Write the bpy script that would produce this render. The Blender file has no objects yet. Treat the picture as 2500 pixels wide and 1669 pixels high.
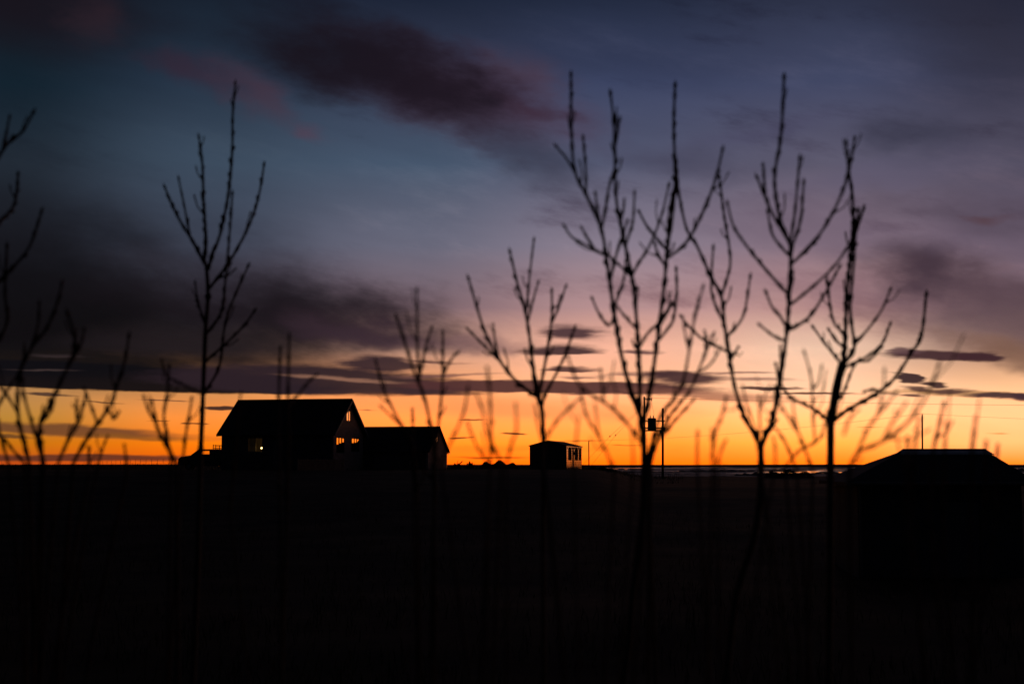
import bpy, bmesh, math, random
from mathutils import Vector, Matrix
from mathutils.geometry import tessellate_polygon

random.seed(7)
scene = bpy.context.scene
COL = scene.collection
R = math.radians

# ------------------------------------------------------------------ camera
FPX = 3472.0                     # focal length in photo pixels (50 mm on 36 mm)
HOR = 1134.0                     # horizon row in the photo
PITCH = math.atan((HOR - 834.5) / FPX)
EYE = 2.8
cam_d = bpy.data.cameras.new("camera")
cam = bpy.data.objects.new("camera", cam_d)
COL.objects.link(cam)
cam.location = (0, 0, EYE)
cam.rotation_euler = (math.pi / 2 + PITCH, 0, 0)
cam_d.lens = 50.0
cam_d.sensor_width = 36.0
cam_d.clip_start = 0.1
cam_d.clip_end = 60000
cam_d.dof.use_dof = True
cam_d.dof.focus_distance = 128.0
cam_d.dof.aperture_fstop = 2.6
cam_d.dof.aperture_blades = 0
scene.camera = cam
scene.view_settings.view_transform = 'Standard'
scene.view_settings.look = 'None'
scene.view_settings.exposure = 0.0
scene.view_settings.gamma = 1.0
scene.cycles.max_bounces = 6
scene.cycles.transparent_max_bounces = 12

CP, SP = math.cos(PITCH), math.sin(PITCH)
def ray(px, py):
    x, y, z = px - 1250.0, FPX, 834.5 - py
    return Vector((x, y * CP - z * SP, y * SP + z * CP))
def P(px, py, d):
    """point of the place seen at photo pixel (px,py), d metres ahead"""
    r = ray(px, py)
    return Vector((r.x * d / r.y, d, EYE + r.z * d / r.y))
def azel(px, py):
    r = ray(px, py).normalized()
    return math.degrees(math.atan2(r.x, r.y)), math.degrees(math.asin(r.z))

def lin(c):
    def f(v):
        v /= 255.0
        return v / 12.92 if v <= 0.04045 else ((v + 0.055) / 1.055) ** 2.4
    return (f(c[0]), f(c[1]), f(c[2]), 1.0)
def glow(c):
    # the sunset band is brighter than the sensor holds: its red runs past white
    l = lin(c)
    if c[0] >= 250 and c[2] < 115 or c[0] >= 250 and c[1] > 203 and c[2] < 150: return (l[0] * 1.9, l[1] * 1.03, l[2], 1.0)
    if c[0] >= 225 and c[2] < 170: return (l[0] * 1.25, l[1] * 1.03, l[2], 1.0)
    return l

# ------------------------------------------------------------------ world: dusk sky with clouds, in azimuth / elevation
world = bpy.data.worlds.new("World")
scene.world = world
world.use_nodes = True
nt = world.node_tree
nt.nodes.clear()
N, L = nt.nodes, nt.links

def mth(op, a, b=None, c=None, clamp=False):
    n = N.new('ShaderNodeMath'); n.operation = op; n.use_clamp = clamp
    for i, v in enumerate((a, b, c)):
        if v is None: continue
        if hasattr(v, 'is_linked'): L.new(v, n.inputs[i])
        else: n.inputs[i].default_value = v
    return n.outputs[0]
def dot(vec, k):
    n = N.new('ShaderNodeVectorMath'); n.operation = 'DOT_PRODUCT'
    L.new(vec, n.inputs[0]); n.inputs[1].default_value = k
    return n.outputs['Value']
def mrange(v, a, b, c, d, smooth=True):
    n = N.new('ShaderNodeMapRange'); n.interpolation_type = 'SMOOTHSTEP' if smooth else 'LINEAR'
    n.clamp = True
    L.new(v, n.inputs['Value'])
    for k, x in (('From Min', a), ('From Max', b), ('To Min', c), ('To Max', d)):
        n.inputs[k].default_value = x
    return n.outputs['Result']
def mix(fac, a, b, blend='MIX'):
    n = N.new('ShaderNodeMix'); n.data_type = 'RGBA'; n.blend_type = blend
    if hasattr(fac, 'is_linked'): L.new(fac, n.inputs[0])
    else: n.inputs[0].default_value = fac
    for i, v in ((6, a), (7, b)):
        if hasattr(v, 'is_linked'): L.new(v, n.inputs[i])
        else: n.inputs[i].default_value = v
    return n.outputs[2]

tc = N.new('ShaderNodeTexCoord')
sep = N.new('ShaderNodeSeparateXYZ'); L.new(tc.outputs['Generated'], sep.inputs[0])
az = mth('MULTIPLY', mth('ARCTAN2', sep.outputs[0], sep.outputs[1]), 57.29578)
el = mth('MULTIPLY', mth('ARCSINE', sep.outputs[2]), 57.29578)
cmb = N.new('ShaderNodeCombineXYZ')
L.new(az, cmb.inputs[0]); L.new(el, cmb.inputs[1]); cmb.inputs[2].default_value = 1.0
PV = cmb.outputs[0]

def noise(sx, sy, detail, rough, seed, shear=0.0):
    m = N.new('ShaderNodeCombineXYZ')
    L.new(mth('MULTIPLY_ADD', az, sx, seed * 7.3), m.inputs[0])
    if shear: L.new(dot(PV, (shear * sy, sy, seed * 3.1)), m.inputs[1])
    else: L.new(mth('MULTIPLY_ADD', el, sy, seed * 3.1), m.inputs[1])
    m.inputs[2].default_value = seed * 1.7
    n = N.new('ShaderNodeTexNoise'); n.inputs['Scale'].default_value = 1.0
    n.inputs['Detail'].default_value = detail; n.inputs['Roughness'].default_value = rough
    L.new(m.outputs[0], n.inputs['Vector'])
    return mth('SUBTRACT', n.outputs['Fac'], 0.5)
NBIG = noise(0.20, 0.50, 7.0, 0.62, 1.0, 0.14)
NMOT = noise(0.13, 0.42, 8.0, 0.64, 9.0, 0.20)      # soft large masses
NFIN = noise(0.55, 3.2, 5.0, 0.6, 2.0)             # thin stretched strands
NHAZ = noise(0.10, 0.55, 3.0, 0.5, 4.0, 0.15)

def warped(fx, fy, ax, ay, seed):
    m = N.new('ShaderNodeVectorMath'); m.operation = 'MULTIPLY_ADD'
    L.new(PV, m.inputs[0]); m.inputs[1].default_value = (fx, fy, 1); m.inputs[2].default_value = (seed, seed * 2.3, 0)
    n = N.new('ShaderNodeTexNoise'); n.inputs['Scale'].default_value = 1.0
    n.inputs['Detail'].default_value = 4; n.inputs['Roughness'].default_value = 0.55
    L.new(m.outputs[0], n.inputs['Vector'])
    o = N.new('ShaderNodeVectorMath'); o.operation = 'SUBTRACT'; L.new(n.outputs['Color'], o.inputs[0]); o.inputs[1].default_value = (.5, .5, .5)
    q = N.new('ShaderNodeVectorMath'); q.operation = 'MULTIPLY_ADD'
    L.new(o.outputs[0], q.inputs[0]); q.inputs[1].default_value = (ax, ay, 0); L.new(PV, q.inputs[2])
    return q.outputs[0]
PVB = warped(0.22, 0.4, 5.0, 2.2, 3.0)
PVF = warped(0.5, 2.6, 2.0, 0.24, 5.0)
rows = [0, 200, 400, 600, 750, 850, 950, 1020, 1080, 1130]
table = {
    0:    [(20,22,30),(18,34,46),(34,43,54),(30,32,40),(18,17,23),(20,17,22),(188,136,82),(192,136,55),(205,118,18),(200,78,22)],
    500:  [(24,34,48),(38,52,70),(60,75,93),(70,76,94),(64,56,66),(60,50,55),(218,150,90),(238,148,62),(242,132,15),(232,100,8)],
    1000: [(30,38,57),(55,61,84),(70,86,108),(106,106,124),(130,106,114),(204,156,136),(242,172,108),(255,176,82),(255,158,38),(255,120,8)],
    1500: [(36,44,66),(60,68,98),(84,88,112),(138,126,142),(186,146,146),(238,190,162),(250,192,142),(255,190,102),(255,172,54),(255,132,8)],
    2000: [(44,49,70),(68,74,103),(94,90,110),(140,118,132),(190,146,142),(244,200,172),(250,210,168),(255,212,130),(255,192,78),(255,146,20)],
    2500: [(38,40,58),(58,58,78),(84,79,98),(108,92,108),(122,97,106),(160,122,108),(255,210,155),(255,216,148),(255,208,128),(255,154,38)],
}
TOPEL = 19.0
tfac = mth('DIVIDE', el, TOPEL, clamp=True)
prev = None
prev_az = None
for cx in sorted(table):
    rp = N.new('ShaderNodeValToRGB'); cr = rp.color_ramp; cr.interpolation = 'LINEAR'
    stops = sorted(((max(0.0, azel(cx, y)[1]) / TOPEL, c) for y, c in zip(rows, table[cx])), key=lambda s: s[0])
    cr.elements[0].position = stops[0][0]; cr.elements[0].color = glow(stops[0][1])
    cr.elements[1].position = stops[-1][0]; cr.elements[1].color = glow(stops[-1][1])
    for p_, c_ in stops[1:-1]:
        e = cr.elements.new(p_); e.color = glow(c_)
    L.new(tfac, rp.inputs[0])
    a_here = azel(cx, 800)[0]
    if prev is None: prev = rp.outputs[0]
    else: prev = mix(mrange(az, prev_az, a_here, 0, 1), prev, rp.outputs[0])
    prev_az = a_here
sky = prev
# above the frame the dusk sky deepens towards the zenith
sky = mix(mrange(el, 17.0, 50.0, 0, 1), sky, (0.0035, 0.0055, 0.012, 1))
# broken high cloud: darker grey-mauve folds and paler pinkish gaps, fading out towards the glow
mot = mth('MULTIPLY', mrange(el, 2.2, 7.0, 0, 1), mrange(az, -16.0, 2.0, 0.45, 1.0))
dk = mth('MULTIPLY', mrange(NMOT, 0.02, 0.24, 0.0, 0.9), mot)
lt_ = mth('MULTIPLY', mrange(NMOT, -0.02, -0.24, 0.0, 0.75), mot)
sky = mix(dk, sky, mix(1.0, sky, (0.56, 0.50, 0.55, 1), 'MULTIPLY'))
sky = mix(lt_, sky, mix(1.0, sky, (1.42, 1.32, 1.24, 1), 'MULTIPLY'))
# gentle large scale mottling of thin high cloud
sky = mix(mrange(NHAZ, -0.18, 0.22, 0.0, 0.30), sky, mix(1.0, sky, (0.62, 0.60, 0.62, 1), 'MULTIPLY'))

PXD = math.degrees(1 / FPX)
def cloud(cx, cy, rx, ryt, ryb, col, op=0.9, soft=0.6, rot=0.0, nz=0.5, fine=False):
    """a cloud round photo direction (cx,cy): half width rx, half height above ryt / below ryb"""
    global sky
    a0, e0 = azel(cx, cy)
    rx, ryt, ryb = rx * PXD, ryt * PXD, ryb * PXD
    t = -math.tan(R(rot))
    pv = PVF if fine else PVB
    U = dot(pv, (1 / rx, 0, -a0 / rx))
    V = dot(pv, (-t / ryt, 1 / ryt, (t * a0 - e0) / ryt))
    V2 = mth('MAXIMUM', V, mth('MULTIPLY', V, -ryt / ryb))
    d2 = mth('MULTIPLY_ADD', V2, V2, mth('MULTIPLY', U, U))
    d = mth('SQRT', d2)
    d = mth('MULTIPLY_ADD', NFIN if fine else NBIG, nz * 2.0, d)
    alpha = mrange(d, 1.0 - soft, 1.0 + soft * 0.35, op, 0.0)
    sky = mix(alpha, sky, lin(col))

# --- high soft clouds
cloud(60, 20, 330, 90, 110, (24,18,26), .75, 1.0, 0, .5)
cloud(215, 40, 70, 60, 60, (50,34,42), .5, 1.0)
cloud(430, 155, 110, 26, 26, (46,34,48), .6, 1.0, 12)
cloud(520, 190, 160, 40, 40, (52,40,56), .6, 1.0, 16)
cloud(1180, 250, 360, 120, 105, (84,54,72), .62, .9, 16, .7)
cloud(1310, 180, 150, 60, 55, (78,56,68), .5, 1.0, 10, .7)
cloud(640, 240, 120, 60, 60, (72,52,66), .5, .9, 25, .6)
cloud(765, 330, 48, 26, 26, (84,60,76), .5, 1.0, 0, .6)
cloud(1270, 370, 190, 95, 80, (48,46,62), .62, 1.0, 32, .5)
cloud(1560, 150, 420, 60, 60, (40,46,70), .3, 1.0, 5, .5)
cloud(850, 128, 300, 118, 112, (22,17,26), .97, .95, 9, .75)
cloud(1090, 210, 290, 105, 100, (27,19,29), .95, .95, 15, .75)
cloud(1330, 275, 120, 26, 26, (58,36,50), .6, 1.0, 18, .5)
cloud(1650, 400, 300, 55, 50, (64,60,80), .55, 1.0, 4, .6)
cloud(1850, 330, 200, 30, 30, (74,72,98), .5, 1.0, -6, .6)
cloud(2430, 90, 330, 110, 110, (46,45,60), .5, 1.0, 28, .6)
cloud(2230, 340, 150, 65, 60, (52,52,70), .62, 1.0, 8, .7)
cloud(2330, 520, 330, 60, 55, (76,64,78), .55, 1.0, 8, .7)
cloud(2430, 532, 60, 14, 14, (84,56,62), .6, 1.0, 6, .5)
cloud(2150, 430, 260, 40, 50, (92,86,110), .4, 1.0, -10, .6)
cloud(2470, 780, 420, 110, 120, (98,76,80), .82, .9, 17, .6)
cloud(2060, 700, 320, 60, 70, (140,108,118), .5, 1.0, 10, .6)
cloud(2260, 670, 130, 70, 70, (60,45,57), .93, 1.0, 10, .7)
cloud(2000, 560, 340, 60, 60, (100,86,104), .45, 1.0, 6, 1.0)
cloud(2440, 720, 190, 55, 60, (84,64,74), .8, 1.0, 10, .7)
cloud(2480, 870, 170, 40, 42, (122,88,72), .75, .8, 17, .3)
# --- the large dark bank on the left
cloud(-60, 640, 760, 240, 200, (20,20,27), .93, 1.0, 3, .25)
cloud(650, 690, 330, 80, 110, (62,54,66), .6, 1.0, 5, .5)
cloud(150, 800, 880, 210, 130, (10,8,13), .98, .95, 3, .45)
cloud(690, 775, 440, 105, 66, (24,18,25), .97, .9, 4, .6)
cloud(930, 812, 250, 52, 40, (56,40,50), .88, .9, 7, .6)
cloud(1150, 835, 170, 30, 30, (120,88,92), .6, .9, 3, .4)
cloud(480, 860, 330, 60, 40, (32,25,29), .9, .9, 2, .3)
# --- long low stratus bands
cloud(60, 880, 620, 40, 40, (14,12,16), .93, .6, 1, .2, True)
cloud(200, 932, 640, 52, 19, (10,10,17), .99, .22, 1.3, .12, True)
cloud(760, 940, 420, 52, 25, (42,30,38), .97, .3, 1.6, .16, True)
cloud(850, 925, 170, 6, 6, (150,106,86), .8, .8, 3, .25, True)
cloud(140, 870, 70, 7, 3, (60,48,50), .5, .9, 0, .3, True)
cloud(105, 903, 75, 4, 3, (78,62,60), .55, .9, 0, .3, True)
cloud(930, 888, 105, 22, 22, (50,34,42), .95, .45, 2, .25, True)
cloud(1060, 882, 80, 4, 4, (80,52,54), .8, .8, 2, .3, True)
cloud(1090, 917, 150, 6, 5, (112,74,70), .75, .8, -2, .5, True)
cloud(1300, 1003, 420, 40, 26, (232,140,82), .55, .8, 2, .3, True)
cloud(1040, 955, 130, 12, 12, (60,40,44), .9, .6, 1, .3, True)
cloud(1360, 945, 440, 17, 17, (80,47,48), .97, .28, 1.0, .16, True)
cloud(1740, 966, 210, 15, 12, (140,88,72), .75, .7, 4, .35, True)
# --- lens clouds in the middle
cloud(1395, 812, 92, 24, 20, (60,38,48), .93, .65, 3, .35, True)
cloud(1372, 862, 108, 24, 7, (56,36,44), .95, .5, -1, .2, True)
cloud(1573, 859, 56, 7, 6, (94,64,66), .9, .7, 1, .25, True)
cloud(1390, 904, 75, 12, 4, (72,46,50), .94, .55, 1, .3, True)
cloud(1425, 921, 75, 7, 5, (110,76,74), .8, .9, 1, .7, True)
cloud(1560, 915, 110, 8, 5, (120,84,78), .75, .9, 0, .8, True)
cloud(1668, 915, 105, 12, 30, (60,37,44), .96, .5, 3, .3, True)
cloud(1800, 909, 120, 4, 4, (110,74,70), .8, .9, 0, .7, True)
cloud(1830, 925, 120, 7, 6, (126,86,78), .75, .9, 1, .6, True)
cloud(1885, 946, 75, 5, 4, (72,44,42), .95, .5, 2, .2, True)
cloud(1990, 961, 110, 4, 4, (90,56,48), .92, .6, 1, .25, True)
cloud(2160, 958, 30, 5, 4, (110,74,60), .7, .9, 5, .3, True)
# --- clouds on the right
cloud(2300, 868, 150, 14, 13, (66,40,46), .97, .4, 2.5, .2, True)
cloud(2400, 872, 60, 14, 14, (64,38,44), .97, .45, 2, .25, True)
cloud(2212, 855, 34, 10, 10, (92,64,68), .9, .6, 0, .2, True)
cloud(2350, 960, 190, 9, 9, (196,142,92), .85, .5, 3, .35, True)
cloud(2216, 923, 42, 13, 13, (52,33,40), .97, .4, 15, .3, True)
cloud(2286, 941, 34, 8, 8, (54,34,40), .96, .5, 6, .25, True)
cloud(2240, 950, 52, 7, 7, (82,54,52), .92, .6, 5, .35, True)
cloud(2330, 956, 55, 8, 8, (82,54,52), .92, .6, 0, .4, True)
cloud(2212, 965, 45, 4, 5, (86,56,52), .92, .6, 2, .2, True)
cloud(2450, 966, 80, 8, 9, (66,44,50), .95, .5, 2, .35, True)
cloud(2500, 969, 40, 9, 9, (70,46,52), .95, .5, 2, .35, True)
# --- low streaks over the horizon
cloud(170, 1050, 330, 15, 16, (104,64,42), .88, .55, 3, .2, True)
cloud(330, 1068, 150, 9, 8, (140,84,30), .7, .9, 3, .3, True)
cloud(20, 1064, 70, 7, 6, (84,56,36), .8, .7, 2, .3, True)
cloud(150, 1118, 480, 10, 9, (88,46,34), .9, .6, 0, .2, True)
cloud(130, 964, 58, 5, 4, (78,54,44), .95, .5, 2, .2, True)
cloud(262, 982, 60, 2, 2, (110,74,46), .9, .6, 3, .3, True)
cloud(400, 976, 50, 3, 2, (110,70,50), .85, .6, 3, .4, True)
cloud(392, 1027, 28, 2, 2, (120,70,36), .85, .6, 0, .3, True)
cloud(486, 1035, 34, 2, 2, (110,60,30), .9, .5, 0, .2, True)
cloud(555, 996, 46, 4.5, 4.5, (60,38,34), .97, .4, 0, .2, True)
cloud(905, 1001, 26, 2, 2, (150,90,56), .8, .8, 0, .3, True)
cloud(1148, 1025, 36, 3, 2, (120,66,36), .9, .6, 0, .5, True)
cloud(1120, 1068, 40, 2.5, 2.5, (96,50,26), .95, .5, 0, .2, True)
cloud(1250, 1057, 38, 3.5, 3.5, (90,50,28), .95, .5, 1, .3, True)
cloud(1195, 1117, 95, 4, 3, (150,70,14), .8, .7, 0, .3, True)
cloud(1420, 1077, 60, 2, 2, (190,96,30), .7, .7, 0, .3, True)
cloud(1530, 1085, 50, 2, 2, (180,92,26), .8, .7, 1, .3, True)
cloud(2130, 1042, 34, 3, 2.5, (200,130,60), .85, .8, 3, .3, True)
cloud(2440, 1058, 32, 2, 2, (210,140,70), .8, .8, 2, .3, True)
cloud(1250, 1095, 420, 14, 10, (250,130,30), .5, 1.0, 0, .8, True)

# the sky turns to night away from the sunset
away = mth('ABSOLUTE', mth('ADD', az, -8.0))
sky = mix(mrange(away, 32.0, 95.0, 0, 1), sky, (0.004, 0.0055, 0.010, 1))
sky = mix(mrange(el, -0.6, -0.05, 1, 0), sky, (0.004, 0.003, 0.003, 1))
nsk = N.new('ShaderNodeTexSky'); nsk.sky_type = 'NISHITA'; nsk.sun_disc = False
nsk.sun_elevation = R(-4.0); nsk.sun_rotation = R(8.0); nsk.dust_density = 2.0
bg1 = N.new('ShaderNodeBackground'); L.new(sky, bg1.inputs[0]); bg1.inputs[1].default_value = 1.0
bg2 = N.new('ShaderNodeBackground'); L.new(nsk.outputs[0], bg2.inputs[0]); bg2.inputs[1].default_value = 0.015
adds = N.new('ShaderNodeAddShader'); L.new(bg1.outputs[0], adds.inputs[0]); L.new(bg2.outputs[0], adds.inputs[1])
outw = N.new('ShaderNodeOutputWorld'); L.new(adds.outputs[0], outw.inputs[0])
world.cycles.sampling_method = 'MANUAL'
world.cycles.sample_map_resolution = 512

# ------------------------------------------------------------------ materials
def material(name, base, rough=0.8, spec=0.3, metal=0.0, nscale=None, namount=0.3, bump=0.0, stretch=(1,1,1), emit=None):
    m = bpy.data.materials.new(name); m.use_nodes = True
    t = m.node_tree; b = t.nodes['Principled BSDF']
    b.inputs['Base Color'].default_value = (*base, 1)
    b.inputs['Roughness'].default_value = rough
    b.inputs['Specular IOR Level'].default_value = spec
    b.inputs['Metallic'].default_value = metal
    if emit:
        b.inputs['Emission Color'].default_value = (*emit[0], 1); b.inputs['Emission Strength'].default_value = emit[1]
    if nscale:
        c = t.nodes.new('ShaderNodeTexCoord'); mp = t.nodes.new('ShaderNodeMapping'); mp.inputs['Scale'].default_value = stretch
        n = t.nodes.new('ShaderNodeTexNoise'); n.inputs['Scale'].default_value = nscale; n.inputs['Detail'].default_value = 5
        t.links.new(c.outputs['Object'], mp.inputs[0]); t.links.new(mp.outputs[0], n.inputs['Vector'])
        r = t.nodes.new('ShaderNodeValToRGB'); lo = 1 - namount; hi = 1 + namount
        r.color_ramp.elements[0].position = 0.3; r.color_ramp.elements[1].position = 0.7
        r.color_ramp.elements[0].color = (*[v * lo for v in base], 1)
        r.color_ramp.elements[1].color = (*[min(1, v * hi) for v in base], 1)
        t.links.new(n.outputs['Fac'], r.inputs[0]); t.links.new(r.outputs[0], b.inputs['Base Color'])
        if bump:
            bp = t.nodes.new('ShaderNodeBump'); bp.inputs['Strength'].default_value = bump; bp.inputs['Distance'].default_value = 0.05
            t.links.new(n.outputs['Fac'], bp.inputs['Height']); t.links.new(bp.outputs[0], b.inputs['Normal'])
    return m
M = {}
M['soil'] = material('dry_heath', (0.056, 0.032, 0.019), 0.95, 0.05, nscale=0.35, namount=0.75, bump=0.6)
M['grass'] = material('dead_grass', (0.075, 0.055, 0.035), 0.85, 0.1, nscale=3.0, namount=0.5)
M['bark'] = material('sapling_bark', (0.050, 0.036, 0.032), 0.75, 0.25, nscale=30.0, namount=0.4, bump=0.2)
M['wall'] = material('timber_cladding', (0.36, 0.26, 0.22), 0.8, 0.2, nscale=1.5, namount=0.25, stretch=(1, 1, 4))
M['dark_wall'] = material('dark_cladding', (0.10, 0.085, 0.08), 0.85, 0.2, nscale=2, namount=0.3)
M['roof'] = material('sheet_roof', (0.045, 0.036, 0.034), 0.85, 0.15, nscale=1.2, namount=0.2)
M['trim'] = material('window_frame_paint', (0.16, 0.13, 0.12), 0.6, 0.3, nscale=6, namount=0.1)
M['interior'] = material('interior_plaster', (0.55, 0.48, 0.40), 0.9, 0.1, nscale=3, namount=0.08)
M['curtain_screen'] = material('curtain_cloth', (0.30, 0.25, 0.18), 0.9, 0.1, nscale=8, namount=0.2)
M['pole'] = material('tarred_pole', (0.045, 0.035, 0.03), 0.85, 0.2, nscale=8, namount=0.3, stretch=(1, 1, .1))
M['metal'] = material('grey_metal', (0.16, 0.16, 0.17), 0.5, 0.4, 0.6, nscale=6, namount=0.15)
M['wire'] = material('wire_metal', (0.06, 0.055, 0.05), 0.6, 0.3, 0.5, nscale=3, namount=0.1)
M['ceramic'] = material('brown_porcelain', (0.06, 0.03, 0.02), 0.3, 0.5, nscale=9, namount=0.1)
M['hut'] = material('hut_boards', (0.10, 0.08, 0.07), 0.85, 0.2, nscale=2, namount=0.25, stretch=(1, 1, 3))
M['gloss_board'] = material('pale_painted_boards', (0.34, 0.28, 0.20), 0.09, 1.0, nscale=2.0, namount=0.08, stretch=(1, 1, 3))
M['cap'] = material('zinc_sheet', (0.55, 0.50, 0.48), 0.45, 0.5, 0.1, nscale=4, namount=0.15)
M['fence'] = material('weathered_boards', (0.30, 0.20, 0.15), 0.85, 0.2, nscale=5, namount=0.3)
M['truck'] = material('truck_paint', (0.035, 0.035, 0.04), 0.35, 0.5, nscale=2, namount=0.05)
M['tyre'] = material('tyre_rubber', (0.02, 0.02, 0.02), 0.9, 0.2, nscale=9, namount=0.1)
M['lamp'] = material('lit_bulb', (1, .8, .4), 0.5, 0.2, emit=((1.0, 0.62, 0.18), 20.0))
M['rock'] = material('shore_rock', (0.035, 0.03, 0.03), 0.9, 0.2, nscale=0.15, namount=0.4)

def glass_material():
    m = bpy.data.materials.new('window_glass'); m.use_nodes = True
    t = m.node_tree; t.nodes.clear()
    o = t.nodes.new('ShaderNodeOutputMaterial'); mx = t.nodes.new('ShaderNodeMixShader')
    tr = t.nodes.new('ShaderNodeBsdfTransparent'); tr.inputs[0].default_value = (0.99, 0.99, 0.98, 1)
    gl = t.nodes.new('ShaderNodeBsdfGlossy'); gl.inputs['Roughness'].default_value = 0.03
    fr = t.nodes.new('ShaderNodeFresnel'); fr.inputs[0].default_value = 1.3
    t.links.new(fr.outputs[0], mx.inputs[0]); t.links.new(tr.outputs[0], mx.inputs[1]); t.links.new(gl.outputs[0], mx.inputs[2])
    t.links.new(mx.outputs[0], o.inputs[0])
    return m
M['glass'] = glass_material()

def sea_material():
    m = bpy.data.materials.new('sea_water'); m.use_nodes = True
    t = m.node_tree; b = t.nodes['Principled BSDF']
    b.inputs['Base Color'].default_value = (0.012, 0.014, 0.018, 1)
    b.inputs['IOR'].default_value = 1.33
    c = t.nodes.new('ShaderNodeTexCoord')
    mp = t.nodes.new('ShaderNodeMapping'); mp.inputs['Scale'].default_value = (0.004, 0.0022, 1)
    n = t.nodes.new('ShaderNodeTexNoise'); n.inputs['Scale'].default_value = 1.0; n.inputs['Detail'].default_value = 4
    t.links.new(c.outputs['Object'], mp.inputs[0]); t.links.new(mp.outputs[0], n.inputs['Vector'])
    r = t.nodes.new('ShaderNodeMapRange'); r.inputs['From Min'].default_value = 0.52; r.inputs['From Max'].default_value = 0.64
    r.inputs['To Min'].default_value = 0.6; r.inputs['To Max'].default_value = 0.04
    t.links.new(n.outputs['Fac'], r.inputs['Value']); t.links.new(r.outputs[0], b.inputs['Roughness'])
    mp2 = t.nodes.new('ShaderNodeMapping'); mp2.inputs['Scale'].default_value = (0.15, 0.4, 1)
    n2 = t.nodes.new('ShaderNodeTexNoise'); n2.inputs['Scale'].default_value = 1.0; n2.inputs['Detail'].default_value = 6
    t.links.new(c.outputs['Object'], mp2.inputs[0]); t.links.new(mp2.outputs[0], n2.inputs['Vector'])
    bp = t.nodes.new('ShaderNodeBump'); bp.inputs['Strength'].default_value = 0.5; bp.inputs['Distance'].default_value = 0.5
    t.links.new(n2.outputs['Fac'], bp.inputs['Height']); t.links.new(bp.outputs[0], b.inputs['Normal'])
    t.links.new(r.outputs[0], bp.inputs['Strength'])
    return m
M['sea'] = sea_material()

# ------------------------------------------------------------------ object helpers
WLOC = {}
def obj(name, vf, mat, parent=None, smooth=False):
    verts, faces = vf
    base = WLOC[parent.name] if parent is not None else None
    if base is None:
        xs = [v[0] for v in verts]; ys = [v[1] for v in verts]; zs = [v[2] for v in verts]
        base = Vector(((min(xs) + max(xs)) / 2, (min(ys) + max(ys)) / 2, min(zs)))
        loc = base; wl = base
    else:
        loc = Vector((0, 0, 0)); wl = base
    me = bpy.data.meshes.new(name)
    me.from_pydata([tuple(Vector(v) - wl) for v in verts], [], faces)
    me.materials.append(mat)
    me.validate(); me.update()
    if smooth:
        for p in me.polygons: p.use_smooth = True
    o = bpy.data.objects.new(name, me); COL.objects.link(o)
    o.location = loc; WLOC[o.name] = wl
    if parent is not None: o.parent = parent
    return o
def tag(o, label=None, cat=None, group=None, kind=None):
    if label: o['label'] = label
    if cat: o['category'] = cat
    if group: o['group'] = group
    if kind: o['kind'] = kind
    return o
def thing(name, label, cat, loc, group=None):
    o = bpy.data.objects.new(name, None); o.empty_display_size = 0.3
    COL.objects.link(o); o.location = loc; WLOC[o.name] = Vector(loc)
    return tag(o, label, cat, group)
class G:
    """collects shapes into one mesh"""
    def __init__(s): s.v = []; s.f = []
    def add(s, v, f):
        n = len(s.v); s.v += [Vector(p) for p in v]; s.f += [tuple(i + n for i in q) for q in f]; return s
    def hexa(s, c):       # 8 corners: bottom 4, top 4
        return s.add(c, [(0,3,2,1),(4,5,6,7),(0,1,5,4),(1,2,6,5),(2,3,7,6),(3,0,4,7)])
    def box(s, o, ax, ay, az_, x0, x1, y0, y1, z0, z1):
        c = [o + ax * x + ay * y + az_ * z for z in (z0, z1) for x, y in ((x0, y0), (x1, y0), (x1, y1), (x0, y1))]
        return s.hexa(c)
    def tube(s, pts, rad, sides=6, cap=True):
        pts = [Vector(p) for p in pts]; n0 = len(s.v); m = len(pts)
        up = Vector((0.31, 0.83, 0.27)).normalized()
        for i, p in enumerate(pts):
            d = (pts[min(i + 1, m - 1)] - pts[max(i - 1, 0)])
            if d.length < 1e-9: d = Vector((0, 0, 1))
            d.normalize(); a = d.cross(up).normalized(); b = d.cross(a)
            r = rad[i] if isinstance(rad, (list, tuple)) else rad
            for k in range(sides):
                t = 2 * math.pi * k / sides
                s.v.append(p + a * (math.cos(t) * r) + b * (math.sin(t) * r))
        for i in range(m - 1):
            for k in range(sides):
                k2 = (k + 1) % sides
                s.f.append((n0 + i * sides + k, n0 + i * sides + k2, n0 + (i + 1) * sides + k2, n0 + (i + 1) * sides + k))
        if cap:
            s.f.append(tuple(n0 + k for k in reversed(range(sides))))
            s.f.append(tuple(n0 + (m - 1) * sides + k for k in range(sides)))
        return s
    def blob(s, c, r, seg=8, ring=5):
        n0 = len(s.v)
        for i in range(ring + 1):
            ph = math.pi * i / ring
            for k in range(seg):
                t = 2 * math.pi * k / seg
                s.v.append(Vector(c) + Vector((math.sin(ph) * math.cos(t) * r[0], math.sin(ph) * math.sin(t) * r[1], math.cos(ph) * r[2])))
        for i in range(ring):
            for k in range(seg):
                k2 = (k + 1) % seg
                s.f.append((n0 + i * seg + k, n0 + (i + 1) * seg + k, n0 + (i + 1) * seg + k2, n0 + i * seg + k2))
        return s
    @property
    def vf(s): return s.v, s.f
Z = Vector((0, 0, 1))

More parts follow.
